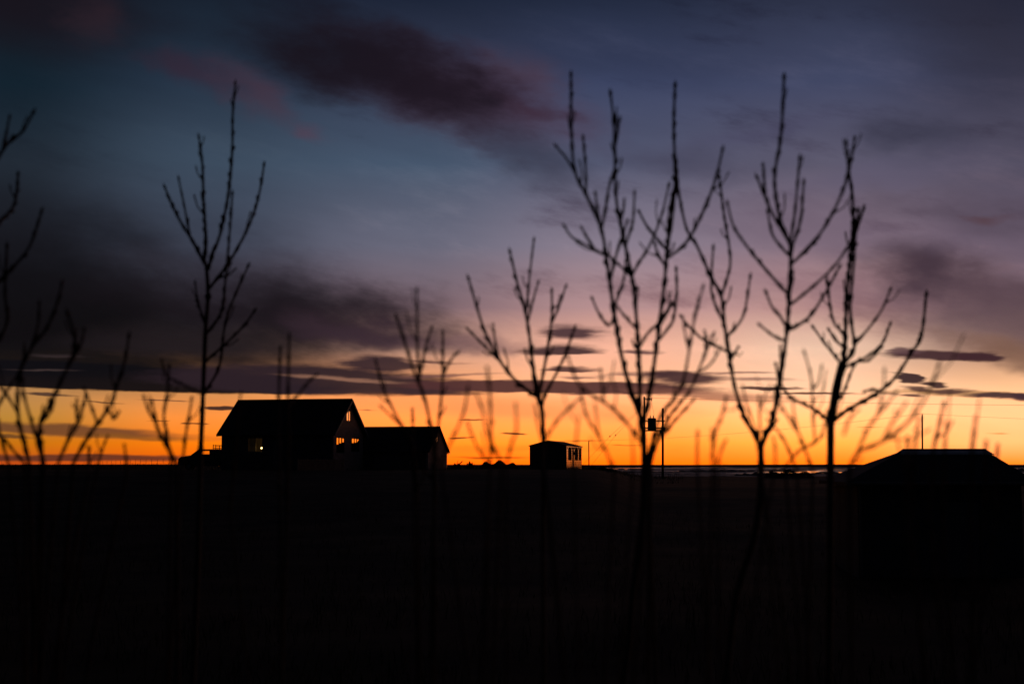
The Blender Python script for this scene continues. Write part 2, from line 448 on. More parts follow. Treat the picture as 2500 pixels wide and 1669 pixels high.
def panel(outer, holes, o, u, w, n, th):
    """flat wall with real openings: 2D outline in (u,w) from o, thickness th along -n"""
    loops = [outer] + holes
    flat = [p for lp in loops for p in lp]
    tris = tessellate_polygon([[Vector((p[0], p[1], 0)) for p in lp] for lp in loops])
    front = [o + u * p[0] + w * p[1] for p in flat]; back = [p - n * th for p in front]
    k = len(flat); f = [tuple(t) for t in tris] + [tuple(i + k for i in reversed(t)) for t in tris]
    s = 0
    for lp in loops:
        m = len(lp)
        for i in range(m):
            a, b = s + i, s + (i + 1) % m
            f.append((a, b, b + k, a + k))
        s += m
    return front + back, f
def rect(x0, x1, y0, y1): return [(x0, y0), (x1, y0), (x1, y1), (x0, y1)]
def hit(px, py, o, n):
    r = ray(px, py); c = Vector((0, 0, EYE)); t = (o - c).dot(n) / r.dot(n); return c + r * t

# ------------------------------------------------------------------ ground, sea, far land
def sst(a, b, x):
    t = max(0.0, min(1.0, (x - a) / (b - a))); return t * t * (3 - 2 * t)
def h2(x, y, s):
    return math.sin(x / s + 1.3 * math.sin(y / s * 0.7 + s)) * math.cos(y / s * 1.1 + 0.9 * math.sin(x / s * 0.8))
def terrain(x, y):
    k = x / max(y, 20.0)                 # bearing slope; photo px = 1250 + k*FPX
    if y < 20: k = x / 20.0
    top = 2.35 - 1.15 * sst(0.055, 0.10, k)
    z = top * sst(32, 112, y)
    left = 1 - sst(-0.06, 0.0, k)
    z += 0.36 * sst(150, 210, y) * left
    z += 0.05 * h2(x, y, 5.0) + 0.03 * h2(x + 31, y, 1.9)
    if y > 130: z += .10 * h2(x + 7, y, 9.0) * sst(130, 160, y)
    z -= 0.15 * sst(0.12, 0.2, k) * (1 - sst(40, 60, y))
    e = 195 + 130 * (1 - sst(0.055, 0.085, k)) + 900 * (1 - sst(-0.07, -0.035, k))
    z -= 9.5 * sst(e, e + 45, y)
    if y < -40: z -= 0
    return z
def spacing(lo, hi, dense, growth):
    out = [0.0]; s = dense
    while out[-1] < hi: out.append(out[-1] + s); s *= growth
    neg = [0.0]; s = dense
    while neg[-1] > lo: neg.append(neg[-1] - s); s *= growth
    return sorted(set(neg[1:] + out))
gx = spacing(-1600, 1600, 1.2, 1.035); gy = []
y = -60.0
while y < 1500: gy.append(y); y += 1.5 if y < 60 else (3 if y < 240 else 14)
gv = [(x, yy, terrain(x, yy)) for yy in gy for x in gx]
nx = len(gx); gf = [(j * nx + i, j * nx + i + 1, (j + 1) * nx + i + 1, (j + 1) * nx + i) for j in range(len(gy) - 1) for i in range(nx - 1)]
ground = obj('ground', (gv, gf), M['soil'], smooth=True); tag(ground, kind='structure')
sv = [(-40000, -400, -6), (40000, -400, -6), (40000, 45000, -6), (-40000, 45000, -6)]
tag(obj('sea', (sv, [(0, 1, 2, 3)]), M['sea']), kind='structure')

# far low land along the horizon
fl = G(); n = 260; d0, d1 = 5200, 7200
for i in range(n + 1):
    x = -6000 + 12000 * i / n
    hh = 15.9 + 1.1 * math.sin(i * 0.21) + 0.9 * math.sin(i * 0.067 + 2) + random.uniform(-.35, .35)
    hh *= 1.0
    fl.v += [Vector((x, d0, -6.5)), Vector((x, d0 + 60, -6 + hh * 0.42)), Vector((x, d0 + 700, -6 + hh * 0.62)), Vector((x, d1, -6.5))]
for i in range(n):
    for k in range(3):
        a = i * 4 + k; fl.f.append((a, a + 4, a + 5, a + 1))
tag(obj('far_land', fl.vf, M['rock']), kind='structure')
# low reefs and spits in the shallows
rf = G()
def reef(px0, px1, py, thick=2.2):
    d = (EYE + 6) * FPX / (py - HOR); x0 = (px0 - 1250) / FPX * d; x1 = (px1 - 1250) / FPX * d
    m = max(8, int((px1 - px0) / 5)); rr = []
    ph = random.uniform(0, 9)
    for i in range(m + 1):
        t = i / m; e = math.sin(math.pi * t) ** 0.35
        hh = e * thick * d / FPX * (0.55 + 0.35 * math.sin(i * 1.3 + ph) + random.uniform(0, .5))
        w = d * 0.03 * e + 1
        x = x0 + (x1 - x0) * t
        rr.append([Vector((x, d - w, -6.3)), Vector((x, d - w * .6, -6 + hh * .6)), Vector((x, d, -6 + hh)), Vector((x, d + w, -6.3))])
    n0 = len(rf.v)
    for q in rr: rf.v += q
    for i in range(m):
        for k in range(3):
            a = n0 + i * 4 + k; rf.f.append((a, a + 4, a + 5, a + 1))
for a in ((1480, 1660, 1153, 3.4), (1640, 1860, 1151, 4.5), (1850, 1960, 1150, 3.0), (1985, 2040, 1152.5, 2.5), (2060, 2180, 1150.5, 4),
          (1560, 1700, 1158, 2.5), (1790, 1960, 1160, 7), (1930, 2130, 1156, 3.5), (1400, 1500, 1150, 3), (1700, 1800, 1163, 2.5), (2080, 2300, 1154, 5),
          (1230, 1420, 1147, 3), (1500, 1600, 1145.5, 2), (1880, 2200, 1144.6, 1.2), (2250, 2700, 1150, 6), (1020, 1250, 1146, 3)):
    reef(*a)
tag(obj('shoals', rf.vf, M['rock']), kind='structure')

# rough dry grass on the near field
gg = G()
rnd = random.Random(3)
for i in range(26000):
    d = 9 + 60 * rnd.random() ** 1.6; k = rnd.uniform(-0.44, 0.44)
    x = k * d; z = terrain(x, d)
    if math.sin(x * .9 + math.sin(d * .7)) * math.sin(d * .6) < rnd.uniform(-.9, .5) : continue
    h = rnd.uniform(.08, .34); a = rnd.uniform(0, 6.28); w = .006 + .004 * rnd.random()
    lx, ly = math.cos(a) * h * rnd.uniform(.2, .9), math.sin(a) * h * rnd.uniform(.2, .9)
    b = Vector((x, d, z - .02)); sd = Vector((-math.sin(a), math.cos(a), 0)) * w
    gg.add([b - sd, b + sd, b + sd * .8 + Vector((lx * .35, ly * .35, h * .6)), b - sd * .8 + Vector((lx * .35, ly * .35, h * .6)), b + Vector((lx, ly, h))],
           [(0, 1, 2, 3), (3, 2, 4)])
for i in range(9000):
    d = rnd.uniform(125, 235); k = rnd.uniform(-0.38, 0.12); x = k * d; z = terrain(x, d)
    if h2(x, d, 4.0) < rnd.uniform(-.6, .3): continue
    h = rnd.uniform(.12, .42); a = rnd.uniform(0, 6.28); b = Vector((x, d, z - .03)); w = Vector((.03, 0, 0))
    t_ = Vector((math.cos(a) * h * .4, 0, h)); gg.add([b - w, b + w, b + t_], [(0, 1, 2)])
tag(obj('dry_grass', gg.vf, M['grass']), 'rough dry grass over the dark foreground field', 'grass', kind='stuff')

# ------------------------------------------------------------------ gabled buildings
def frame_from(c0, ang):
    n = Vector((math.sin(R(ang)), -math.cos(R(ang)), 0)); g = Vector((math.cos(R(ang)), math.sin(R(ang)), 0))
    return n, g
# house: near corner C0, g to the right along the front, b (= -n) into the depth
HA = -13.3
hn, hg = frame_from(None, HA); hb = -hn
C0 = P(812, 1134, 124.0); C0.z = 2.25
HL, HD, HE, HR = 10.45, 8.1, 3.36, 6.30   # length, depth, eave and ridge height
WT = 0.22
house = thing('house', 'large gabled house with lit slit windows in its end wall, before the lower annex', 'house', C0 - hg * (HL / 2) + hb * (HD / 2))
org = C0
def hp(a, b, z): return org + hg * a + hb * b + Z * z
def to_front(px, py):
    q = hit(px, py, C0, hn) - C0; return q.dot(hg), q.z
def to_gable(px, py):
    q = hit(px, py, C0, hg) - C0; return q.dot(hb), q.z
def to_rear(px, py):
    q = hit(px, py, C0 + hb * HD, hn) - C0; return q.dot(hg), q.z
# front wall with the lamp window
fx0, fz1 = to_front(604, 1068); fx1, fz0 = to_front(641, 1103)
front_holes = [(fx0, fx1, fz0, fz1)]
wall = G()
wall.add(*panel(rect(-HL, 0, -0.5, HE), [rect(*h) for h in front_holes], C0, hg, Z, hn, WT))
# gable wall openings
gup = [to_gable(846.2, 998), to_gable(855.6, 1028)]
g1 = [to_gable(821.5, 1067), to_gable(841, 1106)]
g2 = [to_gable(858, 1069), to_gable(877, 1103)]
gh = []
for p, q in (gup, g1, g2): gh.append((min(p[0], q[0]), max(p[0], q[0]), min(p[1], q[1]), max(p[1], q[1])))
gout = [(WT, -0.5), (HD - WT, -0.5), (HD - WT, HE), (HD / 2, HR - 0.08), (WT, HE)]
gable = G(); gable.add(*panel(gout, [rect(*h) for h in gh], C0, hb, Z, hg, .05))
CL = C0 - hg * HL
gable_l = G(); gable_l.add(*panel(gout, [], CL, hb, Z, -hg, WT))
# rear wall openings: the rear windows the sunset shows through
rear_px = [(822.2, 826.4, 1068, 1084), (829, 833.2, 1068.5, 1081), (836, 839.5, 1070, 1079),
           (859.5, 863.8, 1070.5, 1080.5), (866, 870, 1071, 1079.5), (872.2, 876, 1072, 1079)]
rear_holes = []
for a, b, c, d in rear_px:
    p, q = to_rear(a, c), to_rear(b, d); rear_holes.append((min(p[0], q[0]), max(p[0], q[0]), min(p[1], q[1]), max(p[1], q[1])))
rear = G(); rear.add(*panel(rect(-HL, 0, -0.5, HE), [rect(*h) for h in rear_holes], C0 + hb * HD, hg, Z, -hn, .05))
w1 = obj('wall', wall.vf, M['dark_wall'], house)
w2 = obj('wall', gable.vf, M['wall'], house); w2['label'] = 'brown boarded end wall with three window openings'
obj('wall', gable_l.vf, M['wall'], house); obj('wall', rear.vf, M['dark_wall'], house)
# roof: two slopes, the unseen rear one with slits added for the upper window's glow
OH, OG = 0.38, 0.30
sl = (HR - HE) / (HD / 2)
rise = Vector((0, 0, 0))
sd_f = (hb + Z * sl).normalized(); sl_len = (HD / 2 + OH) * math.sqrt(1 + sl * sl)
nf = (-hb * sl + Z).normalized()
o_f = C0 - hb * OH + Z * (HE - OH * sl + 0.10)
rfv = panel(rect(-HL - OG, OG, 0, sl_len), [], o_f + nf * .0, hg, sd_f, nf, 0.14)
sd_r = (-hb + Z * sl).normalized(); nr = (hb * sl + Z).normalized()
o_r = C0 + hb * (HD + OH) + Z * (HE - OH * sl + 0.10)
sky_holes = []
for a, b, c, d in ((846.9, 850.6, 1000, 1027), (852.6, 855.0, 1001, 1026.5)):
    q1 = hit(a, c, o_r, nr) - o_r; q2 = hit(b, d, o_r, nr) - o_r
    q3 = hit(a, d, o_r, nr) - o_r; q4 = hit(b, c, o_r, nr) - o_r
    us = sorted([q.dot(hg) for q in (q1, q2, q3, q4)]); ws = sorted([q.dot(sd_r) for q in (q1, q2, q3, q4)])
    sky_holes.append(([(q.dot(hg), q.dot(sd_r)) for q in (q1, q4, q2, q3)]))
rrv = panel(rect(-HL - OG, OG, 0, sl_len - 0.02), sky_holes, o_r, hg, sd_r, nr, 0.14)
rg = G(); rg.add(*rfv); rg.add(*rrv)
roof = obj('roof', rg.vf, M['roof'], house)
rc = G().tube([hp(-HL - OG, HD / 2, HR + .10), hp(OG, HD / 2, HR + .10)], 0.09, 6)
obj('ridge_cap', rc.vf, M['roof'], roof)
# barge boards and fascia
for a in (OG + .03, -HL - OG - .03):
    for o_, s_ in ((o_f, sd_f), (o_r, sd_r)):
        bb = G().box(o_ + hg * a, hg, s_, (nf if s_ is sd_f else nr), -.03, .03, 0, sl_len - .05, -.2, .015)
        obj('barge_board', bb.vf, M['trim'], roof)
# windows: frame + pane
def window(parent, o, u, n, x0, x1, z0, z1, mull=(), mat='trim', depth=.08, hb_=None):
    f = G(); t = .05
    f.box(o, u, -n, Z, x0, x1, .01, .01 + depth, z0, z0 + t); f.box(o, u, -n, Z, x0, x1, .01, .01 + depth, z1 - t, z1)
    f.box(o, u, -n, Z, x0, x0 + t, .01, .01 + depth, z0 + t, z1 - t); f.box(o, u, -n, Z, x1 - t, x1, .01, .01 + depth, z0 + t, z1 - t)
    for m_ in mull: f.box(o, u, -n, Z, m_ - .03, m_ + .03, .01, .01 + depth, z0 + t, z1 - t)
    w = obj('window', f.vf, M[mat], parent)
    g = G().add([o + u * x - n * (.01 + depth * .5) + Z * z for x, z in ((x0 + t, z0 + t), (x1 - t, z0 + t), (x1 - t, z1 - t), (x0 + t, z1 - t))], [(0, 1, 2, 3)])
    obj('pane', g.vf, M['glass'], w)
    return w
mx = fx0 + (fx1 - fx0) * .52
window(house, C0, hg, hn, fx0, fx1, fz0, fz1, (mx,))
for h in gh: window(house, C0, hb, hg, *h, depth=.015)
for h in rear_holes:
    o_ = C0 + hb * HD; x0, x1, z0, z1 = h
    f = G().box(o_, hg, hb, Z, x0 - .03, x1 + .03, .001, .03, z0 - .04, z0)
    w = obj('rear_window', f.vf, M['trim'], house)
    obj('pane', G().add([o_ - hb * .03 + hg * x + Z * z for x, z in ((x0, z0), (x1, z0), (x1, z1), (x0, z1))], [(0, 1, 2, 3)]).vf, M['glass'], w)
# dark unlit front door and closed windows of the front
for (a, b, c, d) in ((700, 720, 1068, 1100), (752, 776, 1068, 1100)):
    x0, z1 = to_front(a, c); x1, z0 = to_front(b, d)
    f = G(); f.box(C0, hg, -hn, Z, x0, x1, -.05, 0, z0, z1); w = obj('shuttered_window', f.vf, M['dark_wall'], house)
x0, z1 = to_front(668, 1075); x1, _ = to_front(690, 1075)
f = G().box(C0, hg, -hn, Z, x0, x1, -.04, 0, 0.25, z1); dr = obj('door', f.vf, M['trim'], house)
obj('handle', G().tube([C0 + hg * (x0 + .1) + hn * .07 + Z * 1.2, C0 + hg * (x0 + .22) + hn * .07 + Z * 1.2], .015, 6).vf, M['metal'], dr)
# interior partitions so each room keeps its own light; floor between the storeys
fxm = to_front(600, 1080)[0]
pt = G()
pt.box(C0, hg, hb, Z, fx1 + 1.2, fx1 + 1.3, WT, HD - WT, 0, HE - .1)
pt.box(C0, hg, hb, Z, fx0 - 1.3, fx0 - 1.2, WT, HD - WT, 0, HE - .1)
pt.box(C0, hg, hb, Z, fx0 - 1.2, fx1 + 1.2, 2.6, 2.7, 0, HE - .1)
pt.box(C0, hg, hb, Z, -HL + WT, -WT, WT, HD - WT, HE - .1, HE)
pt.box(C0, hg, hb, Z, -HL + WT, -WT, WT, HD - WT, -.1, .0)
obj('interior_walls', pt.vf, M['interior'], house)
cu = G().box(C0, hg, hb, Z, fx0 + .06, mx - .05, .30, .33, fz0, fz1)
obj('curtain_screen', cu.vf, M['curtain_screen'], house)
# lamp on the sill
lx, lz = to_front(632.5, 1093)
lb = C0 + hg * lx + hb * .55 + Z * (lz)
tl = thing('table_lamp', 'small lit round lamp standing in the front window of the house', 'lamp', lb - Z * .32)
obj('bulb', G().blob(lb, (.06, .06, .06), 12, 8).vf, M['lamp'], tl, True)
obj('stand', G().tube([lb - Z * .32, lb - Z * .30, lb - Z * .29, lb - Z * .08], [.09, .09, .018, .018], 10).vf, M['metal'], tl)
st_ = G().box(C0, hg, hb, Z, fx0 + .1, fx1 - .1, .4, .85, lz - .36, lz - .322)
sd = thing('side_table', 'small table under the lamp inside the front window', 'table', C0 + hg * (fx0 + fx1) / 2 + hb * .6)
obj('top', st_.vf, M['interior'], sd)
for a in (fx0 + .14, fx1 - .14):
    for b in (.44, .81):
        obj('leg', G().box(C0 + hg * a + hb * b, hg, hb, Z, -.02, .02, -.02, .02, 0, lz - .36).vf, M['interior'], sd)

# annex behind the right end of the house
def ap(a, b, z): return AX + hg * a + hb * b + Z * z
AD, AE, AR = 6.3, 2.05, 4.22
AX = C0 + hg * 6.15 + hb * 8.3; AX.z = 2.10
AL = 6.57
annex = thing('annex', 'low gabled outbuilding with a dark end wall, joined on behind the house', 'outbuilding', AX - hg * AL / 2 + hb * AD / 2)
asl = (AR - AE) / (AD / 2)
ah = []
for a, b, c, d in ((1060, 1071, 1064, 1080),):
    p = hit(a, c, AX, hg) - AX; q = hit(b, d, AX, hg) - AX
    ah.append((min(p.dot(hb), q.dot(hb)), max(p.dot(hb), q.dot(hb)), q.z, p.z))
aout = [(0, -.6), (AD, -.6), (AD, AE), (AD / 2, AR - .05), (0, AE)]
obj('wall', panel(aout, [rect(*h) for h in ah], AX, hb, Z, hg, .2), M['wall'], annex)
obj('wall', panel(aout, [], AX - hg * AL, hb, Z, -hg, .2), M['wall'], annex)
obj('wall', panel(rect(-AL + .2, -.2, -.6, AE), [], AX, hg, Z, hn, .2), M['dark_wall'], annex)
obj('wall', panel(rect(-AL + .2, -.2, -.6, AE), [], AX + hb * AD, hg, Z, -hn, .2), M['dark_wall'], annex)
for h in ah: window(annex, AX, hb, hg, *h)
obj('curtain_screen', G().box(AX, hb, hg, Z, ah[0][0] - .1, ah[0][1] + .1, -.34, -.3, ah[0][2] - .1, ah[0][3] + .1).vf, M['curtain_screen'], annex)  # unseen sheet added behind the annex window to dim its bright patch
al = (AD / 2 + .3) * math.sqrt(1 + asl * asl)
s1 = (hb + Z * asl).normalized(); n1 = (-hb * asl + Z).normalized(); s2 = (-hb + Z * asl).normalized(); n2 = (hb * asl + Z).normalized()
rg = G(); rg.add(*panel(rect(-AL - .62, .22, 0, al), [], AX - hb * .3 + Z * (AE - .3 * asl + .08), hg, s1, n1, .1))
rg.add(*panel(rect(-AL - .62, .22, 0, al - .02), [], AX + hb * (AD + .3) + Z * (AE - .3 * asl + .08), hg, s2, n2, .1))
obj('roof', rg.vf, M['roof'], annex)
# slatted lean-to on the rear of the annex, catching the glow
lt = G(); lo = AX + hb * (AD + .002)
for i in range(9): lt.box(lo, hg, hb, Z, -1.2, -.12, 0, .5, -.4 + i * .235, -.18 + i * .235)
lt.box(lo, hg, hb, Z, -1.25, .15, 0, .72, 1.74, 1.82)
obj('lean_to', lt.vf, M['gloss_board'], annex)
gdoor = G().box(AX, hg, -hn, Z, -5.2, -2.6, -.05, 0, -.2, 1.75); dd = obj('door', gdoor.vf, M['trim'], annex)
obj('lintel', G().box(AX, hg, -hn, Z, -5.3, -2.5, -.09, -.052, 1.78, 1.86).vf, M['gloss_board'], dd)
wire_l = AX + hg * -6.3

# ------------------------------------------------------------------ picket fence before the house
fence = thing('board_fence', 'low board fence with square posts in front of the house end', 'fence', P(783, 1150, 119))
F0, F1 = P(727, 1152, 117.5), P(838, 1147, 121.5)
fd = (F1 - F0); fd.z = 0; fl_ = fd.length; fd.normalize(); fn = Vector((fd.y, -fd.x, 0))
F0.z = terrain(F0.x, F0.y) ; F0.z = 2.2
for i in range(6):
    a = fl_ * i / 5
    obj('post', G().box(F0, fd, fn, Z, a - .05, a + .05, -.05, .05, -.1, 1.12).vf, M['fence'], fence)
for i in range(5):
    a, b = fl_ * i / 5 + .05, fl_ * (i + 1) / 5 - .05
    g_ = G(); g_.box(F0, fd, fn, Z, a, b, -.03, .03, .95, 1.03); g_.box(F0, fd, fn, Z, a, b, -.03, .03, .12, .2)
    k = a + .04
    while k < b - .1:
        g_.box(F0, fd, fn, Z, k, k + .08, .03, .05, .08, .93 + .0); k += .125
    obj('fence_panel', g_.vf, M['fence'], fence)

# ------------------------------------------------------------------ pickup beside the house
TD = 133.0
T0 = P(434, 1134, TD); T0.z = 2.32
tx = Vector((math.cos(R(3)), math.sin(R(3)), 0)); ty = Vector((-tx.y, tx.x, 0))
car = thing('parked_car', 'dark high-roofed car with a roof rack parked left of the house', 'car', T0 + tx * 2.6 + ty * .9)
prof = [(.02, .45), (0.0, .70), (.05, 1.03), (.25, 1.20), (1.17, 1.36), (1.82, 1.86), (2.1, 1.92), (3.6, 1.94), (5.0, 1.90), (5.22, 1.68), (5.3, .95), (5.3, .5),
        (4.75, .42), (4.6, .70), (4.25, .84), (3.9, .70), (3.75, .40), (1.5, .40), (1.35, .70), (1.0, .84), (.65, .70), (.5, .42)]
win = [(1.75, 1.47), (2.0, 1.78), (2.90, 1.80), (2.90, 1.47)]
tb = G()
tb.add(*panel(prof, [win], T0, tx, Z, -ty, .07)); tb.add(*panel(prof, [win], T0 + ty * 1.8, tx, Z, ty, .07))
for i, j in ((0, 1), (1, 2), (2, 3), (3, 4), (5, 6), (6, 7), (7, 8), (8, 9), (9, 10), (10, 11), (17, 16)):
    a, b = prof[i], prof[j]
    o_ = T0 + tx * a[0] + Z * a[1]; e = T0 + tx * b[0] + Z * b[1]; nn = (e - o_).cross(ty).normalized()
    c = [o_ + ty * .07, o_ + ty * 1.73, e + ty * 1.73, e + ty * .07]
    tb.hexa(c + [p - nn * .04 for p in c])
tb.box(T0, tx, ty, Z, .1, 5.2, .3, 1.5, .47, 1.02)
tb.box(T0, tx, ty, Z, 3.05, 3.12, .08, 1.72, .5, 1.85)
obj('body', tb.vf, M['truck'], car, False)
a, b = prof[4], prof[5]
o_ = T0 + tx * a[0] + Z * a[1]; e = T0 + tx * b[0] + Z * b[1]
obj('windscreen', G().add([o_ + ty * .1, o_ + ty * 1.7, e + ty * 1.7, e + ty * .1], [(0, 1, 2, 3)]).vf, M['glass'], car)
for yy in (.03, 1.77):
    obj('side_window', G().add([T0 + tx * p[0] + Z * p[1] + ty * yy for p in win], [(0, 1, 2, 3)]).vf, M['glass'], car)
for k_, yy in enumerate((.2, 1.0)):
    st = G().box(T0, tx, ty, Z, 2.45, 2.95, yy, yy + .55, .56, .95).box(T0, tx, ty, Z, 2.84, 2.99, yy, yy + .55, .96, 1.45)
    se = obj('seat', st.vf, M['dark_wall'], car)
    obj('headrest', G().box(T0, tx, ty, Z, 2.86, 2.97, yy + .13, yy + .42, 1.5, 1.7).vf, M['dark_wall'], se)
for cx_ in (1.0, 4.25):
    for yy in (.02, 1.58):
        c = T0 + tx * cx_ + ty * yy + Z * .36
        w_ = obj('wheel', G().tube([c, c + ty * .2], .36, 20).vf, M['tyre'], car)
        obj('rim', G().tube([c - ty * .01, c + ty * .21], .2, 14).vf, M['metal'], w_)
for yy in (.2, 1.4):
    obj('headlight', G().box(T0, tx, ty, Z, -.015, .02, yy, yy + .25, .72, .86).vf, M['metal'], car)
lr = G()
for yy in (.15, 1.65):
    lr.box(T0, tx, ty, Z, 3.2, 5.1, yy - .03, yy + .03, 2.24, 2.30); lr.box(T0, tx, ty, Z, 3.2, 5.1, yy - .03, yy + .03, 1.99, 2.05)
    for a in (3.22, 3.8, 4.4, 5.05): lr.box(T0, tx, ty, Z, a - .03, a + .03, yy - .03, yy + .03, 1.88, 2.31 + (.06 if a < 3.4 else 0))
for a in (3.4, 4.2, 5.0): lr.box(T0, tx, ty, Z, a - .03, a + .03, .18, 1.62, 2.0, 2.04)
obj('roof_rack', lr.vf, M['metal'], car)

# ------------------------------------------------------------------ hut with glowing boarded side
HUD = 131.0
K0 = P(1383, 1134, HUD); K0.z = 2.28
ua = 3.3     # viewing azimuth of the hut
KA = -12.4
kn, kg = frame_from(None, KA); kb = -kn
KW, KLn, KE, KRd = 3.45, 8.4, 2.28, 2.72
hut = thing('hut', 'small flat-gabled cabin whose boarded right side glows orange, alone on the shore', 'hut', K0 - kg * KW / 2 + kb * KLn / 2)
gout = [(-KW, -.25), (0, -.25), (0, KE), (-KW / 2, KRd - .06), (-KW, KE)]
obj('wall', panel(gout, [], K0, kg, Z, kn, .15), M['hut'], hut)
obj('wall', panel(gout, [], K0 + kb * KLn, kg, Z, -kn, .15), M['hut'], hut)
obj('wall', panel(rect(.16, KLn - .16, -.25, KE), [], K0 - kg * KW, kb, Z, -kg, .15), M['hut'], hut)
# glowing side: lapped boards with openings for shutters and door
side_g = G(); nb = 15
ops = [(1.0, 2.55, .95, 1.95), (3.15, 3.85, .25, 2.0), (4.6, 6.1, .95, 1.95), (6.9, 7.9, .95, 1.95)]
for i in range(nb):
    z0, z1 = -.25 + i * (KE + .25) / nb, -.25 + (i + 1) * (KE + .25) / nb
    segs = [(.0, KLn)]
    for o0, o1, q0, q1 in ops:
        if z1 > q0 and z0 < q1:
            ns = []
            for s0, s1_ in segs:
                if o0 > s0 and o1 < s1_: ns += [(s0, o0), (o1, s1_)]
                else: ns.append((s0, s1_))
            segs = ns
    for s0, s1_ in segs:
        a, b = K0 + kb * s0, K0 + kb * s1_
        side_g.hexa([a + Z * (z0 + .055) - kg * .12, b + Z * (z0 + .055) - kg * .12, b + Z * (z0 + .055) + kg * .0, a + Z * (z0 + .055) + kg * .0,
                     a + Z * z1 - kg * .12, b + Z * z1 - kg * .12, b + Z * z1 + kg * .0, a + Z * z1 + kg * .0])
sw = obj('wall', side_g.vf, M['gloss_board'], hut); sw['label'] = 'pale painted boarded side wall catching the sunset'
obj('wall_core', panel(rect(.16, KLn - .16, -.25, KE), [], K0 - kg * .14, kb, Z, kg, .05), M['hut'], hut)
for o0, o1, q0, q1 in (ops[0], ops[2], ops[3]):
    s_ = G(); k = q0 + .04
    while k < q1 - .05:
        s_.box(K0, kb, kg, Z, o0 + .08, o1 - .08, -.10, -.02, k, k + .05); k += .11
    w_ = obj('shutter', s_.vf, M['hut'], hut)
    for oo in (o0, o1 - .07): obj('frame', G().box(K0, kb, kg, Z, oo, oo + .07, -.1, .03, q0, q1).vf, M['hut'], w_)
obj('door', G().box(K0, kb, kg, Z, 3.2, 3.8, -.1, .02, .25, 2.0).vf, M['hut'], hut)
for a in (.5, 2.9, 4.2, 6.5, 8.0): obj('vent', G().box(K0, kb, kg, Z, a - .12, a + .12, .002, .03, 2.02, 2.16).vf, M['hut'], hut)
obj('wall_lantern', G().tube([K0 + kb * 4.25 + kg * .05 + Z * 1.45, K0 + kb * 4.25 + kg * .05 + Z * 1.65, K0 + kb * 4.25 + kg * .05 + Z * 1.75], [.10, .14, .03], 8).vf, M['metal'], hut)
ks = (KRd - KE) / (KW / 2); kl = (KW / 2 + .10) * math.sqrt(1 + ks * ks)
s1 = (-kg + Z * ks).normalized(); n1 = (kg * ks + Z).normalized(); s2 = (kg + Z * ks).normalized(); n2 = (-kg * ks + Z).normalized()
rg = G(); rg.add(*panel(rect(-.15, KLn + .15, 0, kl), [], K0 + kg * .10 + Z * (KE - .10 * ks + .04), kb, s1, n1, .07))
rg.add(*panel(rect(-.15, KLn + .15, 0, kl), [], K0 - kg * (KW + .10) + Z * (KE - .10 * ks + .04), kb, s2, n2, .07))
obj('roof', rg.vf, M['roof'], hut)

# ------------------------------------------------------------------ hipped shed on the right
SD = 38.0
S0 = P(2291, 1134, SD); S0.z = -0.15
shed = thing('hipped_shed', 'near shed with a dark hipped roof and corrugated zinc ridge', 'shed', S0 + Vector((0, 2, 0)))
sx = Vector((math.cos(R(-4)), math.sin(R(-4)), 0)); sy = Vector((-sx.y, sx.x, 0))
hw, dp, eh = 2.14, 4.2, 2.47
sc = S0
obj('wall', panel(rect(-hw, hw, -.2, eh), [rect(.12, 1.05, 0, 2.0)], sc, sx, Z, -sy, .15), M['dark_wall'], shed)
obj('wall', panel(rect(-hw, hw, -.2, eh), [], sc + sy * dp, sx, Z, sy, .15), M['dark_wall'], shed)
obj('wall', panel(rect(.16, dp - .16, -.2, eh), [], sc - sx * hw, sy, Z, -sx, .15), M['dark_wall'], shed)
obj('wall', panel(rect(.16, dp - .16, -.2, eh), [], sc + sx * hw, sy, Z, sx, .15), M['dark_wall'], shed)
dr = obj('door', G().box(sc, sx, sy, Z, .14, 1.03, .04, .09, 0, 1.98).vf, M['trim'], shed)
obj('handle', G().tube([sc + sx * .92 - sy * .02 + Z * 1.0, sc + sx * .92 - sy * .02 + Z * 1.12], .015, 6).vf, M['metal'], dr)
# roof: eaves to ridge, ridge from px 2208 to 2404
ov = .36; er = eh + .02
def sp(px, py, yy):
    q = hit(px, py, sc + sy * yy, -sy); return q
rl, rr_ = sp(2206, 1100, dp / 2), sp(2405, 1098, dp / 2)
rl.z = rr_.z = (rl.z + rr_.z) / 2
e1, e2 = sc + sx * (-hw - ov) - sy * ov + Z * er, sc + sx * (hw + ov) - sy * ov + Z * er
e3, e4 = sc + sx * (hw + ov) + sy * (dp + ov) + Z * er, sc + sx * (-hw - ov) + sy * (dp + ov) + Z * er
rv = [e1, e2, e3, e4, rl, rr_]
rv2 = [p - Z * .09 for p in rv]
obj('roof', (rv + rv2, [(0, 1, 5, 4), (1, 2, 5), (2, 3, 4, 5), (3, 0, 4), (7, 6, 10, 11), (8, 7, 11), (9, 8, 11, 10), (6, 9, 10), (0, 6, 7, 1), (1, 7, 8, 2), (2, 8, 9, 3), (3, 9, 6, 0)]), M['roof'], shed)
